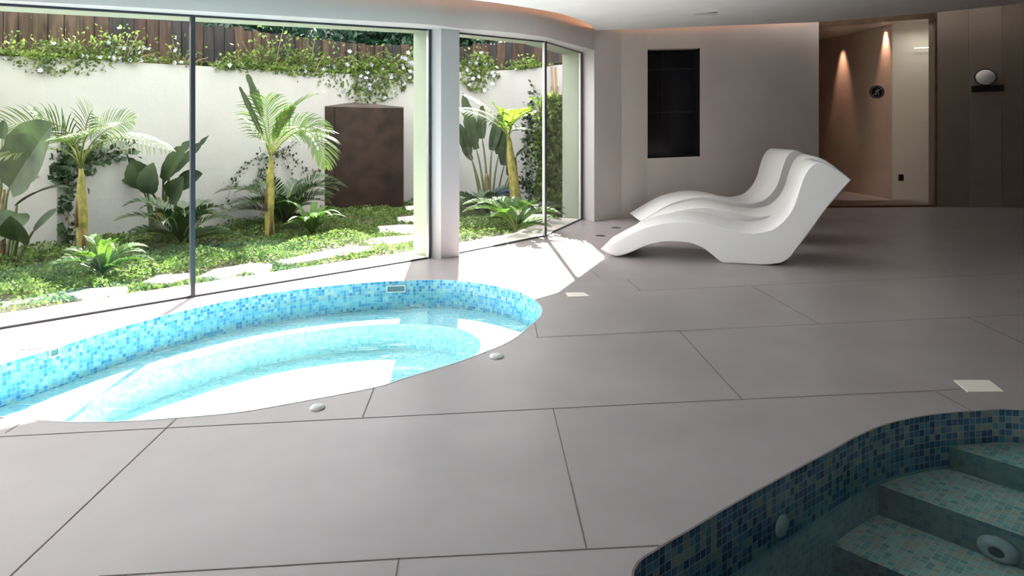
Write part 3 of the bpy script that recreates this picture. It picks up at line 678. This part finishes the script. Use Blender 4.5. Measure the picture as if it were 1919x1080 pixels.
# ---------------------------------------------------------------- foliage makers
def leaf_cloud(pts, size, rng, up=.5, asp=.55):
    """numpy diamonds, one per point"""
    n = len(pts); P_ = np.array(pts); d = rng.normal(size=(n, 3)); d[:, 2] = np.abs(d[:, 2])*up; d /= np.linalg.norm(d, axis=1)[:, None]
    s = rng.normal(size=(n, 3)); s -= (s*d).sum(1)[:, None]*d; s /= np.linalg.norm(s, axis=1)[:, None]
    k = size*(.6+.8*rng.random(n))[:, None]; nn_ = np.cross(d, s)
    V = np.stack([P_, P_+d*k*.5+s*k*asp*.5+nn_*k*.08, P_+d*k, P_+d*k*.5-s*k*asp*.5+nn_*k*.08], 1).reshape(-1, 3)
    return V, [(4*i, 4*i+1, 4*i+2, 4*i+3) for i in range(n)]
def cloud_obj(name, V, Fc, m, parent=None):
    me = bpy.data.meshes.new(name); me.from_pydata(V.tolist() if hasattr(V, 'tolist') else V, [], Fc); me.materials.append(m)
    o = bpy.data.objects.new(name, me); COL.objects.link(o)
    if parent: o.parent = parent; o.matrix_parent_inverse = Matrix.Translation(-parent.location)
    return o
def frond(b, path, n=40, L=.3, wd=.018, ang=55, droop=.25, up=Vector((0, 0, 1)), start=.12, rb=None, fold=.25, rng=random):
    """feather leaf: leaflets on both sides of a curved stalk"""
    m = len(path)-1
    for i in range(n):
        t = start+(1-start)*(i+.5)/n; k = min(int(t*m), m-1); p = path[k].lerp(path[k+1], t*m-k)
        T = (path[k+1]-path[k]).normalized(); S = T.cross(up); S = S.normalized() if S.length > .05 else T.orthogonal().normalized(); N_ = S.cross(T)
        u = (t-start)/(1-start); l = L*(math.sin(math.pi*min(1, u*.9+.12))**.6)*(1 if u < .95 else .7)
        a = math.radians(ang*(1-.45*u)+rng.uniform(-5, 5))
        for sg in (1, -1):
            d = T*math.cos(a)+S*sg*math.sin(a)+N_*fold; d.normalize()
            w1 = d.cross(N_).normalized()*wd*.5
            q1 = p+d*l*.45; q2 = q1+(d+Vector((0, 0, -droop))).normalized()*l*.35; q3 = q2+(d+Vector((0, 0, -2*droop))).normalized()*l*.25
            b.face([p-w1*.5, p+w1*.5, q1+w1, q1-w1]); b.face([q1-w1, q1+w1, q2+w1*.8, q2-w1*.8]); b.face([q2-w1*.8, q2+w1*.8, q3])
    if rb is not None: rb.tube(path, lambda t: .012*(1-t*.85), 5)
def blade(b, path, W, up, fold=.3, notch=0, rng=random):
    """paddle leaf along a midrib"""
    m = len(path)-1; prev = None
    for i, p in enumerate(path):
        t = i/m; T = (path[min(i+1, m)]-path[max(i-1, 0)]).normalized(); S = T.cross(up).normalized(); N_ = S.cross(T)
        w_ = W*.5*max(.02, math.sin(math.pi*min(1, .06+t*.94)**.75))**.75
        if notch and i % 3 == 1: w_ *= (1-notch*rng.random())
        cur = (p+S*w_+N_*w_*fold, p, p-S*w_+N_*w_*fold)
        if prev: b.face([prev[0], prev[1], cur[1], cur[0]]); b.face([prev[1], prev[2], cur[2], cur[1]])
        prev = cur
def palm(base, top, crown, fr, label, tr0=.055, tr1=.04, leafm=None, n=44, L=.30, sheath=True):
    e = empty('palm_tree', base, label, 'palm')
    b = MB(); path = [Vector(base).lerp(Vector(top), i/14)+Vector((.005*math.sin(i*1.1), 0, 0)) for i in range(15)]+[Vector(top).lerp(Vector(base), -.07)]
    b.tube(path, lambda t: (tr0+(tr1-tr0)*t)*(1+.02*math.cos(t*60))*(1 if t < .7 else 1-.62*(t-.7)/.3), 16); b.build('trunk', M['trunk'], e, smooth=True)
    if sheath:
        b = MB()
        for s0, s1, sd_ in ((.05, .4, .03), (.35, .75, -.025)):
            q0, q1 = Vector(base).lerp(Vector(top), s0), Vector(base).lerp(Vector(top), s1)
            b.tube([q0+Vector((sd_, -.035, 0)), q0.lerp(q1, .5)+Vector((sd_*1.2, -.038, 0)), q1+Vector((sd_*.6, -.03, 0))], lambda t: .028*(1-t*.8), 6)
        b.build('leaf_sheath', M['trunkb'], e, smooth=True)
    for (c1, tp, k) in fr:
        path = bez(top, c1, tp, 14); b = MB(); rb = MB(); frond(b, path, n=int(k.get('n', n)*.52), L=k.get('L', L)*1.12, wd=k.get('w', .012), ang=k.get('a', 50), droop=k.get('d', .25), up=k.get('up', Vector((0, -.5, 1))), start=k.get('s', .22), rb=rb, fold=k.get('f', .1))
        o = b.build('frond', k.get('m', leafm or M['palm']), e); rb.build('frond_stalk', M['rachis'], o, smooth=True)
    return e
def radial(name, c, n, L, rise, spread, label, cat, m, kind='sago', seed=1, az=(0, 360)):
    e = empty(name, c, label, cat); r = random.Random(seed); c = Vector(c)
    for i in range(n):
        a = math.radians(az[0]+(az[1]-az[0])*(i+.5*r.random())/n); l = L*r.uniform(.8, 1.1); up_ = r.uniform(*rise)
        d = Vector((math.cos(a), math.sin(a), 0)); p1 = c+d*l*.35*spread+Vector((0, 0, up_*l*1.1)); p2 = c+d*l*spread+Vector((0, 0, up_*l*.75))
        path = bez(c+Vector((0, 0, .05)), p1, p2, 10); b = MB()
        if kind == 'sago': frond(b, path, n=44, L=L*.2, wd=.015, ang=60, droop=.03, start=.1, rb=None, fold=.35, rng=r); 
        elif kind == 'nest': blade(b, path, .085, Vector((0, 0, 1)), .25, .25, r)
        else: frond(b, path, n=26, L=L*.2, wd=.022, ang=65, droop=.1, start=.08, fold=.05, rng=r)
        o = b.build('leaf', m, e)
        if kind == 'sago': rb = MB(); rb.tube(path, lambda t: .008*(1-t*.8), 5); rb.build('leaf_stalk', M['rachis'], o)
    return e
def strel(base, leaves, label, fan=None):
    """bird of paradise clump: stalks with paddle leaves"""
    e = empty('bird_of_paradise_plant', base, label, 'plant'); r = random.Random(len(label))
    for (b0, c0, m0, tip, W, up, nt_) in leaves:
        b = MB(); st = bez(b0, c0, m0, 10); b.tube(st, lambda t: .024*(1-t*.62), 7); s_ = b.build('leaf_stalk', M['rachis2'], e, smooth=True)
        b = MB(); mid = m0.lerp(tip, .5)+(m0-c0).normalized()*(tip-m0).length*.18
        blade(b, bez(m0, mid, tip, 14), W, up, .28, nt_, r); b.build('leaf_blade', M['paddle'], s_)
    if fan:
        b = MB(); b.tube(bez(*fan[:3], 8), lambda t: fan[3]*(1-.75*t), 10); b.build('stem', M['sheath'], e, smooth=True)
    return e
M['sheath'] = mat('stem_sheath', (.07, .07, .025), .7, .3, 6, col2=(.16, .11, .05), stretch=(1, 1, 3))
M['rachis2'] = mat('plant_stalk', (.07, .10, .03), .5, .25, 4)
gnd = lambda x, Z: Vector(((x-CX)*Z/F, Z, -.02))

# ---------------------------------------------------------------- palms
Z = 7.0; U1 = Vector((0, -.6, 1))
top1 = Q(152, 318, Z)
palm(gnd(156, Z), top1, None, [
    (Q(150, 235, Z-.1), Q(60, 215, Z-.55), dict(L=.24, n=30, s=.3, up=Vector((0, -.9, .5)))),
    (Q(140, 225, Z), Q(-30, 232, Z-.5), dict(L=.28, up=Vector((0, -1, .4)), s=.35)),
    (Q(130, 250, Z-.2), Q(-10, 300, Z-.9), dict(L=.26, s=.3, m=M['palmpale'])),
    (Q(165, 240, Z-.1), Q(255, 225, Z-.3), dict(L=.24, s=.35, up=Vector((0, -1, .3)))),
    (Q(175, 220, Z-.2), Q(330, 285, Z-.5), dict(L=.26, s=.3, d=.6, m=M['palmpale'])),
    (Q(150, 230, Z-.3), Q(205, 240, Z-1.0), dict(L=.26, s=.35)),
    (Q(140, 240, Z-.3), Q(110, 260, Z-1.1), dict(L=.26, s=.35)),
    (Q(160, 215, Z+.1), Q(175, 205, Z-.2), dict(L=.22, n=26, s=.35, up=Vector((0, -1, .2))))],
    'palm with yellow green trunk and wide arching fronds, left of the big window mullion')
Z = 8.1; top2 = Q(508, 292, Z)
palm(gnd(505, Z), top2, None, [
    (Q(490, 250, Z-.1), Q(448, 160, Z-.2), dict(L=.10, n=40, w=.03, a=20, s=.35, d=.0, m=M['paddle'])),
    (Q(500, 230, Z), Q(463, 138, Z), dict(L=.12, n=40, w=.03, a=22, s=.5, d=.0, m=M['paddle'])),
    (Q(505, 240, Z), Q(498, 180, Z-.1), dict(L=.36, n=46, up=Vector((0, -1, .1)), a=62, d=.35, w=.014)),
    (Q(515, 235, Z), Q(553, 200, Z-.1), dict(L=.16, n=36, a=25, up=Vector((0, -1, .1)), w=.03, d=0)),
    (Q(520, 190, Z), Q(612, 172, Z), dict(L=.13, n=44, w=.03, a=22, s=.4, d=.05)),
    (Q(540, 210, Z), Q(620, 250, Z-.2), dict(L=.26, n=50, a=55, up=Vector((.5, -1, .3)), d=.5, s=.3)),
    (Q(590, 185, Z-.1), Q(612, 318, Z-.4), dict(L=.30, n=54, a=45, up=Vector((.8, -.8, .3)), d=.3, s=.35, w=.022)),
    (Q(500, 260, Z-.2), Q(470, 230, Z-.6), dict(L=.26, n=36, a=60, up=Vector((-.3, -1, .3)), s=.3)),
    (Q(525, 255, Z+.2), Q(560, 240, Z+.5), dict(L=.26, n=36, a=55, s=.3))],
    'slender palm with yellow trunk standing left of the brown steel box', .055, .038)
Z = 10.0; top3 = Q(953, 258, Z)
palm(gnd(972, Z), top3, None, [
    (Q(930, 215, Z-.1), Q(862, 205, Z-.3), dict(L=.30, m=M['palmpale'], d=.5, s=.2, n=56)),
    (Q(930, 200, Z-.2), Q(868, 178, Z-.5), dict(L=.16, n=30, w=.03, s=.35)),
    (Q(955, 225, Z-.1), Q(990, 215, Z-.4), dict(L=.30, m=M['bright'], s=.2, n=30, w=.03)),
    (Q(960, 220, Z), Q(968, 205, Z-.5), dict(L=.32, m=M['bright'], s=.2, n=30, w=.03)),
    (Q(945, 230, Z), Q(935, 205, Z-.2), dict(L=.30, m=M['bright'], s=.3, n=24, w=.03)),
    (Q(958, 235, Z-.1), Q(985, 240, Z+.3), dict(L=.2, s=.3))],
    'leaning palm with bright green crown behind the window right of the pillar', .085, .05)

# ---------------------------------------------------------------- bird of paradise clumps
Z = 6.4; UP = Vector((.2, -1, .3)); UL = Vector((-.3, -1, .2))
strel(gnd(18, Z), [
    (gnd(5, Z), Q(5, 380, Z), Q(18, 352, Z), Q(100, 232, Z-.3), .52, Vector((-.2, -1, .1)), .1),
    (gnd(12, Z), Q(20, 420, Z), Q(34, 400, Z), Q(-20, 460, Z-.3), .0+.30, Vector((.3, -.6, .7)), 0),
    (gnd(20, Z), Q(30, 400, Z), Q(32, 385, Z), Q(132, 352, Z-.2), .12, Vector((0, -.3, 1)), .2),
    (gnd(28, Z), Q(50, 450, Z), Q(64, 432, Z), Q(110, 392, Z-.1), .11, Vector((-.5, -.8, .4)), 0),
    (gnd(22, Z), Q(35, 430, Z), Q(36, 452, Z-.2), Q(20, 405, Z-.4), .26, Vector((.2, -1, .2)), 0),
    (gnd(0, Z), Q(0, 350, Z), Q(5, 260, Z), Q(8, 225, Z), .10, UP, 0)],
    'bird of paradise clump with broad dark leaves at the left edge of the garden', (gnd(2, Z), Q(2, 420, Z), Q(8, 355, Z), .05))
Z = 7.9
strel(gnd(300, Z), [
    (gnd(285, Z), Q(283, 370, Z), Q(262, 342, Z), Q(200, 282, Z-.2), .26, Vector((.4, -1, .4)), .2),
    (gnd(290, Z), Q(285, 370, Z), Q(272, 350, Z-.1), Q(248, 300, Z-.2), .28, Vector((.3, -1, .2)), .1),
    (gnd(298, Z), Q(302, 360, Z), Q(280, 362, Z-.2), Q(288, 305, Z-.2), .26, Vector((0, -1, .2)), .1),
    (gnd(305, Z), Q(308, 350, Z), Q(306, 338, Z-.1), Q(362, 262, Z-.2), .22, Vector((-.5, -1, .1)), .35),
    (gnd(310, Z), Q(310, 340, Z), Q(320, 330, Z), Q(392, 254, Z), .12, Vector((-.4, -1, .2)), .4),
    (gnd(310, Z), Q(322, 350, Z), Q(318, 372, Z-.1), Q(344, 330, Z-.2), .26, Vector((-.2, -1, .1)), 0),
    (gnd(315, Z), Q(330, 390, Z), Q(336, 352, Z), Q(380, 326, Z), .22, Vector((-.3, -1, .3)), 0)],
    'bird of paradise clump with dark paddle leaves just left of the window mullion', (gnd(302, Z), Q(298, 410, Z), Q(298, 370, Z), .085))
Z = 10.7
strel(gnd(918, Z), [
    (gnd(905, Z), Q(900, 330, Z), Q(880, 290, Z), Q(862, 232, Z), 0.19, Vector((.3, -1, .1)), 0),
    (gnd(910, Z), Q(905, 320, Z), Q(893, 280, Z), Q(868, 175, Z), 0.21, Vector((.3, -1, .1)), .3),
    (gnd(915, Z), Q(912, 300, Z), Q(904, 260, Z), Q(905, 195, Z), 0.15, Vector((0, -1, .1)), 0),
    (gnd(918, Z), Q(918, 320, Z), Q(922, 282, Z), Q(942, 206, Z), 0.17, Vector((-.2, -1, .1)), 0),
    (gnd(922, Z), Q(925, 330, Z), Q(935, 290, Z), Q(946, 232, Z), 0.19, Vector((-.2, -1, .1)), 0),
    (gnd(926, Z), Q(935, 350, Z), Q(945, 310, Z-.1), Q(950, 248, Z-.1), 0.21, Vector((0, -1, 0)), 0),
    (gnd(930, Z), Q(945, 350, Z), Q(955, 330, Z), Q(962, 290, Z), 0.16, Vector((0, -1, 0)), 0),
    (gnd(905, Z), Q(895, 340, Z), Q(885, 300, Z), Q(866, 280, Z), 0.10, Vector((.3, -1, .3)), 0),
    (gnd(932, Z), Q(962, 330, Z), Q(968, 292, Z), Q(1000, 272, Z), 0.06, Vector((-.3, -1, .3)), 0)],
    'bird of paradise clump with tall stems right behind the pillar', (gnd(916, Z), Q(914, 350, Z), Q(912, 325, Z), .09))

# ---------------------------------------------------------------- cycads and ferns
radial('cycad', gnd(340, 7.3), 22, .62, (.25, 1.1), .95, 'dark green cycad growing at the foot of the window mullion', 'cycad', M['sago'], seed=2)
radial('cycad', gnd(532, 8.8), 26, .78, (.35, 1.05), 1.0, 'large dark green cycad behind the slender yellow trunked palm', 'cycad', M['sago'], seed=5)
radial('bird_nest_fern', gnd(585, 8.1), 16, .52, (.5, 1.0), .8, 'bright green strap leaved fern in front of the brown steel box', 'fern', M['fern'], 'nest', 3)
radial('cycad', gnd(192, 5.85), 13, .42, (.45, 1.0), .95, 'small light green cycad in the ground cover left of the mullion', 'cycad', M['fern'], 'sago', 8)
radial('cycad', gnd(968, 8.4), 15, .62, (.35, .85), 1.0, 'light green cycad near the glass behind the window right of the pillar', 'cycad', M['fern'], 'sago', 9)
radial('cycad', gnd(905, 10.2), 18, .62, (.3, .8), 1.0, 'dark cycad at the base of the tall clump right behind the pillar', 'cycad', M['sago'], 'sago', 11)
radial('cycad', gnd(1000, 9.3), 12, .45, (.3, .8), 1.0, 'small dark cycad beside the mullion of the right hand window', 'cycad', M['sago'], 'sago', 12)

# ---------------------------------------------------------------- steel box, pot, stones
a, c = G_(604, 398).to_2d(), G_(757, 392).to_2d(); bk = Vector((WL[6].x, WL[6].y-.05))
cb = empty('steel_enclosure', (*a, 0), 'dark brown steel cabinet standing against the corner of the garden wall', 'cabinet')
za, zb_ = zat(0, 199, a), zat(0, 200.5, c)
tcx = (c-a).normalized(); seam_ = a+tcx*.19
b = MB(); b.prism([tuple(seam_), tuple(c), tuple(bk+Vector((.12, 0))), tuple(bk)], -.02, za-.015); b.build('front_panel', M['corten'], cb, fix=True)
b = MB(); b.prism([tuple(a), tuple(seam_-tcx*.008), tuple(bk-Vector((.01, 0))), tuple(bk-Vector((.12, .02)))], -.02, za-.015); b.build('side_panel', M['corten'], cb, fix=True)
zl = zat(0, 193, bk)
b = MB(); P4 = [(*a, za-.012), (*c, zb_-.012), (bk.x, bk.y, zl)]; P5 = [(p[0], p[1], p[2]+.012) for p in P4]
b.face(P5); b.face(P4[::-1])
for i in range(3): b.face([P4[i], P4[(i+1) % 3], P5[(i+1) % 3], P5[i]])
M['corten2'] = mat('brown_steel_lid', (.05, .038, .03), .5, .2, 5); b.build('lid', M['corten2'], cb)
b = MB(); b.lathe([(0, .0), (.08, .0), (.11, .06), (.125, .14), (.115, .20), (.08, .24), (.07, .24), (.0, .22)], gnd(941, 10.6)+Vector((0, 0, .12))+Vector((0, 0, .02)), 28); tag(b.build('plant_pot', M['bluepot'], smooth=True), 'round bright blue pot on the ground beside the leaning palm', 'pot')
stones = [([(708, 429), (752, 426), (797, 426), (803, 442), (712, 444)], 'broad pale stepping stone third from the far end, seen just left of the pillar'),
          ([(672, 456), (730, 449), (790, 445), (800, 451), (735, 463), (700, 463)], 'sunlit stepping stone just below the shaded stones near the pillar'),
          ([(516, 497), (590, 480), (660, 467), (700, 468), (690, 476), (610, 490), (550, 500)], 'long sunlit stepping stone in the middle of the wide window'),
          ([(368, 527), (400, 512), (470, 500), (512, 502), (505, 511), (430, 522)], 'sunlit stepping stone just right of the window mullion'),
          ([(268, 536), (298, 523), (358, 519), (362, 527), (320, 537)], 'sunlit stepping stone just left of the window mullion'),
          ([(122, 560), (165, 549), (240, 545), (236, 553), (165, 563)], 'sunlit stepping stone below the small light green cycad'),
          ([(744, 412), (790, 407), (800, 419), (748, 423)], 'shaded stepping stone, second from the far end near the pillar'),
          ([(758, 391), (797, 387), (800, 396), (762, 400)], 'farthest stepping stone, at the right foot of the brown cabinet'),
          ([(-30, 584), (0, 575), (85, 565), (60, 573), (0, 584)], 'stepping stone at the far left edge of the window')]
sreg = []
for px, lab in stones:
    P_ = [G_(x, y).to_2d() for x, y in px]; sreg.append(P_); b = MB(); b.prism([tuple(p) for p in P_], -.02, .035)
    tag(b.build('stepping_stone', M['stone'], bevel=.008), lab, 'stone', 'stepping stones through the ground cover')

# ---------------------------------------------------------------- ground cover (countless small leaves)
rng = np.random.default_rng(5)
def inside(p, poly):
    r = False
    for i in range(len(poly)):
        a_, b_ = poly[i-1], poly[i]
        if (a_.y > p[1]) != (b_.y > p[1]) and p[0] < (b_.x-a_.x)*(p[1]-a_.y)/(b_.y-a_.y)+a_.x: r = not r
    return r
O2 = [(p.x, p.y) for p in OUT2]
pts_ = []
cand = rng.uniform([-7.5, 2.2], [1.0, 12], size=(330000, 2))
for x, y in cand:
    if x/y < -.80: continue
    lo = interp(x, O2); hi = interp(x, wztab)
    if not (lo+.03*math.sin(x*17)+.02 < y < hi-.02): continue
    if rng.random() > 5.6/y*1.0: continue
    if any(inside((x, y), P_) for P_ in sreg): continue
    hl = .05+.05*math.sin(x*3.1+1)*math.sin(y*2.7)+.03*math.sin(x*9)*math.cos(y*8)
    d_ = hi-y; hl += .05*math.exp(-d_*2); hl = max(.02, hl)*min(1, (y-lo)/.25+.3)
    pts_.append((x, y, rng.random()**.5*hl*1.3-.01))
V, Fc = leaf_cloud(pts_, .030, rng, .8, .75)
o = cloud_obj('ground_cover', V, Fc, M['cover']); tag(o, 'low bright green leafy ground cover carpeting the garden bed', 'ground cover', kind='stuff')
print('cover leaves', len(pts_))

# ---------------------------------------------------------------- creepers on the wall top
def clump(x, y, wpx_, up_px, down_px, label, n, flowers=0, seed=0, m=None):
    r = np.random.default_rng(seed); X = None
    Zw = None
    # wall distance at this column
    lo, hi_ = 6, 13
    for _ in range(40):
        mid = (lo+hi_)/2; 
        if mid < interp((x-CX)*mid/F, wztab): lo = mid
        else: hi_ = mid
    Zw = lo; k = Zw/F; cx_ = (x-CX)*k; top = interp(cx_, wtab)
    e = empty('creeper', (cx_, Zw, top), label, 'creeper', 'flowering creepers along the garden wall top'); P_ = []
    for i in range(n):
        u = r.normal()*.23; side = r.random()
        px_ = cx_+u*wpx_*k
        zt = interp(px_, wtab); zy = interp(px_, wztab)
        if side < .66: z = zt+abs(r.normal())*.45*up_px*k*math.exp(-u*u*1.5); yy = zy+r.uniform(-.02, .25)
        else: z = zt-r.random()**1.6*down_px*k*math.exp(-u*u*2.5)+.02; yy = zy-r.uniform(.01, .07)
        P_.append((px_, yy, z))
    V, Fc = leaf_cloud(P_, .050*Zw/8.5, r, 1, .6); cloud_obj('foliage', V, Fc, m or M['creeper'], e)
    b = MB()
    for i in range(0, min(n, 60), 3): 
        q = Vector(P_[i]); s_ = Vector((q.x*.6+cx_*.4, interp(cx_, wztab)+.1, top-.02)); b.tube([s_, s_.lerp(q, .5)+Vector((0, 0, .03)), q], .004, 4)
    b.build('stem', M['twig'], e)
    if flowers:
        b = MB()
        for i in range(flowers):
            q = Vector(P_[r.integers(len(P_))])+Vector((0, -.04, .01)); rr = .03*Zw/8.5
            ax = Vector((r.normal()*.4, -1, r.normal()*.4+.3)).normalized(); u1 = ax.orthogonal().normalized(); u2 = ax.cross(u1)
            for kk in range(5):
                a_ = 2*math.pi*kk/5; d = u1*math.cos(a_)+u2*math.sin(a_); s2 = ax.cross(d)
                b.face([q, q+d*rr*.6+s2*rr*.35, q+d*rr, q+d*rr*.6-s2*rr*.35])
        b.build('flowers', M['flower'], e)
    return e
clump(8, 105, 60, 40, 0, 'yellow green creeper on the wall top at the far left edge', 300, 0, 1)
clump(105, 108, 130, 40, 40, 'bushy creeper spilling over the wall top above the left palm', 1200, 8, 2)
clump(215, 112, 95, 60, 5, 'creeper with many pale flowers reaching up the fence, left of the mullion', 750, 34, 3)
clump(330, 118, 60, 50, 3, 'thin yellow green creeper just left of the window mullion', 150, 4, 4)
clump(440, 127, 60, 30, 12, 'low yellow green creeper just right of the window mullion', 460, 6, 5)
clump(500, 130, 70, 75, 6, 'tall sparse creeper climbing the fence above the slender palm', 500, 3, 6)
clump(575, 134, 110, 55, 15, 'dense green creeper between the slender palm and the brown cabinet', 1000, 4, 7)
clump(700, 138, 150, 40, 60, 'creeper hanging down the wall above the brown cabinet', 1700, 26, 8)
clump(775, 137, 60, 38, 22, 'creeper with white flowers beside the pillar, left side', 420, 30, 9)
clump(895, 133, 75, 38, 45, 'hanging creeper with pale blue flowers right of the pillar', 800, 32, 10)
clump(985, 128, 70, 22, 3, 'low yellow green creeper near the mullion of the right hand window', 420, 2, 11)
# vines on the wall
def vine(paths, label, spread, n, size, m, seed, thick=.006):
    e = empty('climbing_vine', paths[0][0], label, 'vine'); r = np.random.default_rng(seed); b = MB(); P_ = []
    for p in paths:
        p = [Vector(q) for q in p]; b.tube(p, thick, 5)
        for i in range(n):
            t = r.random()*(len(p)-1); k = int(t); q = p[k].lerp(p[min(k+1, len(p)-1)], t-k); P_.append((q.x+r.normal()*spread, q.y-abs(r.normal())*.02-.01, q.z+r.normal()*spread))
    b.build('stem', M['twig'], e); V, Fc = leaf_cloud(P_, size, r, 1, .75); cloud_obj('foliage', V, Fc, m, e); return e
def onw(x, y, off=.04):
    lo, hi_ = 6, 13
    for _ in range(40):
        mid = (lo+hi_)/2
        if mid < interp((x-CX)*mid/F, wztab): lo = mid
        else: hi_ = mid
    return Q(x, y, lo-off)
vine([[onw(130, 462), onw(128, 400), onw(132, 350), onw(120, 300)], [onw(125, 350), onw(118, 310), onw(140, 285)], [onw(150, 320), onw(190, 290), onw(245, 280)]], 'dark leafed vine on the wall behind the left palm', .07, 120, .09, M['vine'], 1, .008)
vine([[onw(500, 285), onw(460, 310), onw(435, 345), onw(420, 400)], [onw(505, 270), onw(540, 290), onw(580, 320), onw(600, 325)], [onw(510, 340), onw(515, 300), onw(560, 265)], [onw(490, 350), onw(500, 310), onw(530, 280), onw(548, 330)], [onw(478, 355), onw(490, 320), onw(500, 290)]], 'thin trailing vine on the white wall behind the slender palm', .035, 60, .045, M['vine'], 2, .003)
vine([[onw(1012, 400), onw(1010, 330), onw(1008, 260), onw(1000, 160)], [onw(1014, 300), onw(990, 240), onw(995, 200)], [onw(1000, 370), onw(985, 340), onw(990, 250)], [onw(1010, 400), onw(1016, 300), onw(1014, 180)]], 'dark vine climbing the wall left of the right hand mullion', .06, 170, .075, M['vine'], 3)
e = empty('climbing_shrub', (.72, 10.3, 0), 'tall leafy shrub beside the end of the glazing, behind the narrow pane', 'shrub')
r = np.random.default_rng(4); P_ = []
for i in range(5200):
    z = r.random()*1.75; P_.append((.50+r.normal()*.09+(r.random()*.25), 10.35+r.normal()*.10, z))
V, Fc = leaf_cloud(P_, .07, r, 1, .6); cloud_obj('foliage', V, Fc, M['bright2'] if 'bright2' in M else M.setdefault('bright2', leafmat('shrub_leaf', (.03, .07, .01), (.16, .22, .04), .5, .4, 5)), e)
b = MB()
for k in range(4): b.tube([(.5+.08*k, 10.35, -.02), (.52+.07*k, 10.35, .9), (.5+.09*k, 10.35, 1.9)], .018, 6)
for k in range(2): b.tube([(.66+.05*k, 10.45, 1.0), (.6+.06*k, 10.5, 2.2)], .02, 6)
b.build('stem', M['twig'], e)
# shrubs beyond the fence
for i, (x, Zh, hh, wdh) in enumerate([(-7.2, 8.4, 2.9, 1.3), (-5.2, 9.3, 2.9, 1.2), (-3.9, 10.8, 3.15, 1.2), (-2.5, 12.4, 3.3, 1.2), (-1.2, 13.3, 3.45, 1.2)]):
    e = empty('garden_shrub', (x, Zh, 0), ['dark shrub beyond the fence at the left edge', 'dark shrub beyond the fence above the mullion', 'dark green shrub beyond the fence above the slender palm', 'dark green shrub beyond the fence above the brown cabinet', 'dark green shrub beyond the fence beside the pillar'][i], 'shrub', 'shrubs beyond the fence')
    r = np.random.default_rng(20+i); P_ = []
    for _ in range(6500):
        px_ = x+r.normal()*wdh*.55; P_.append((px_, max(Zh-.4+r.random()*.5, interp(px_, wztab)+.85+r.random()*.45), 1.7+(hh-1.55)*r.random()**.75))
    V, Fc = leaf_cloud(P_, .13, r, .7, .6); cloud_obj('foliage', V, Fc, M['hedge'], e)
    b = MB(); b.tube([(x, Zh, 0), (x+.05, Zh, 1.2), (x, Zh, 2.4)], .06, 8); b.build('stem', M['twig'], e)
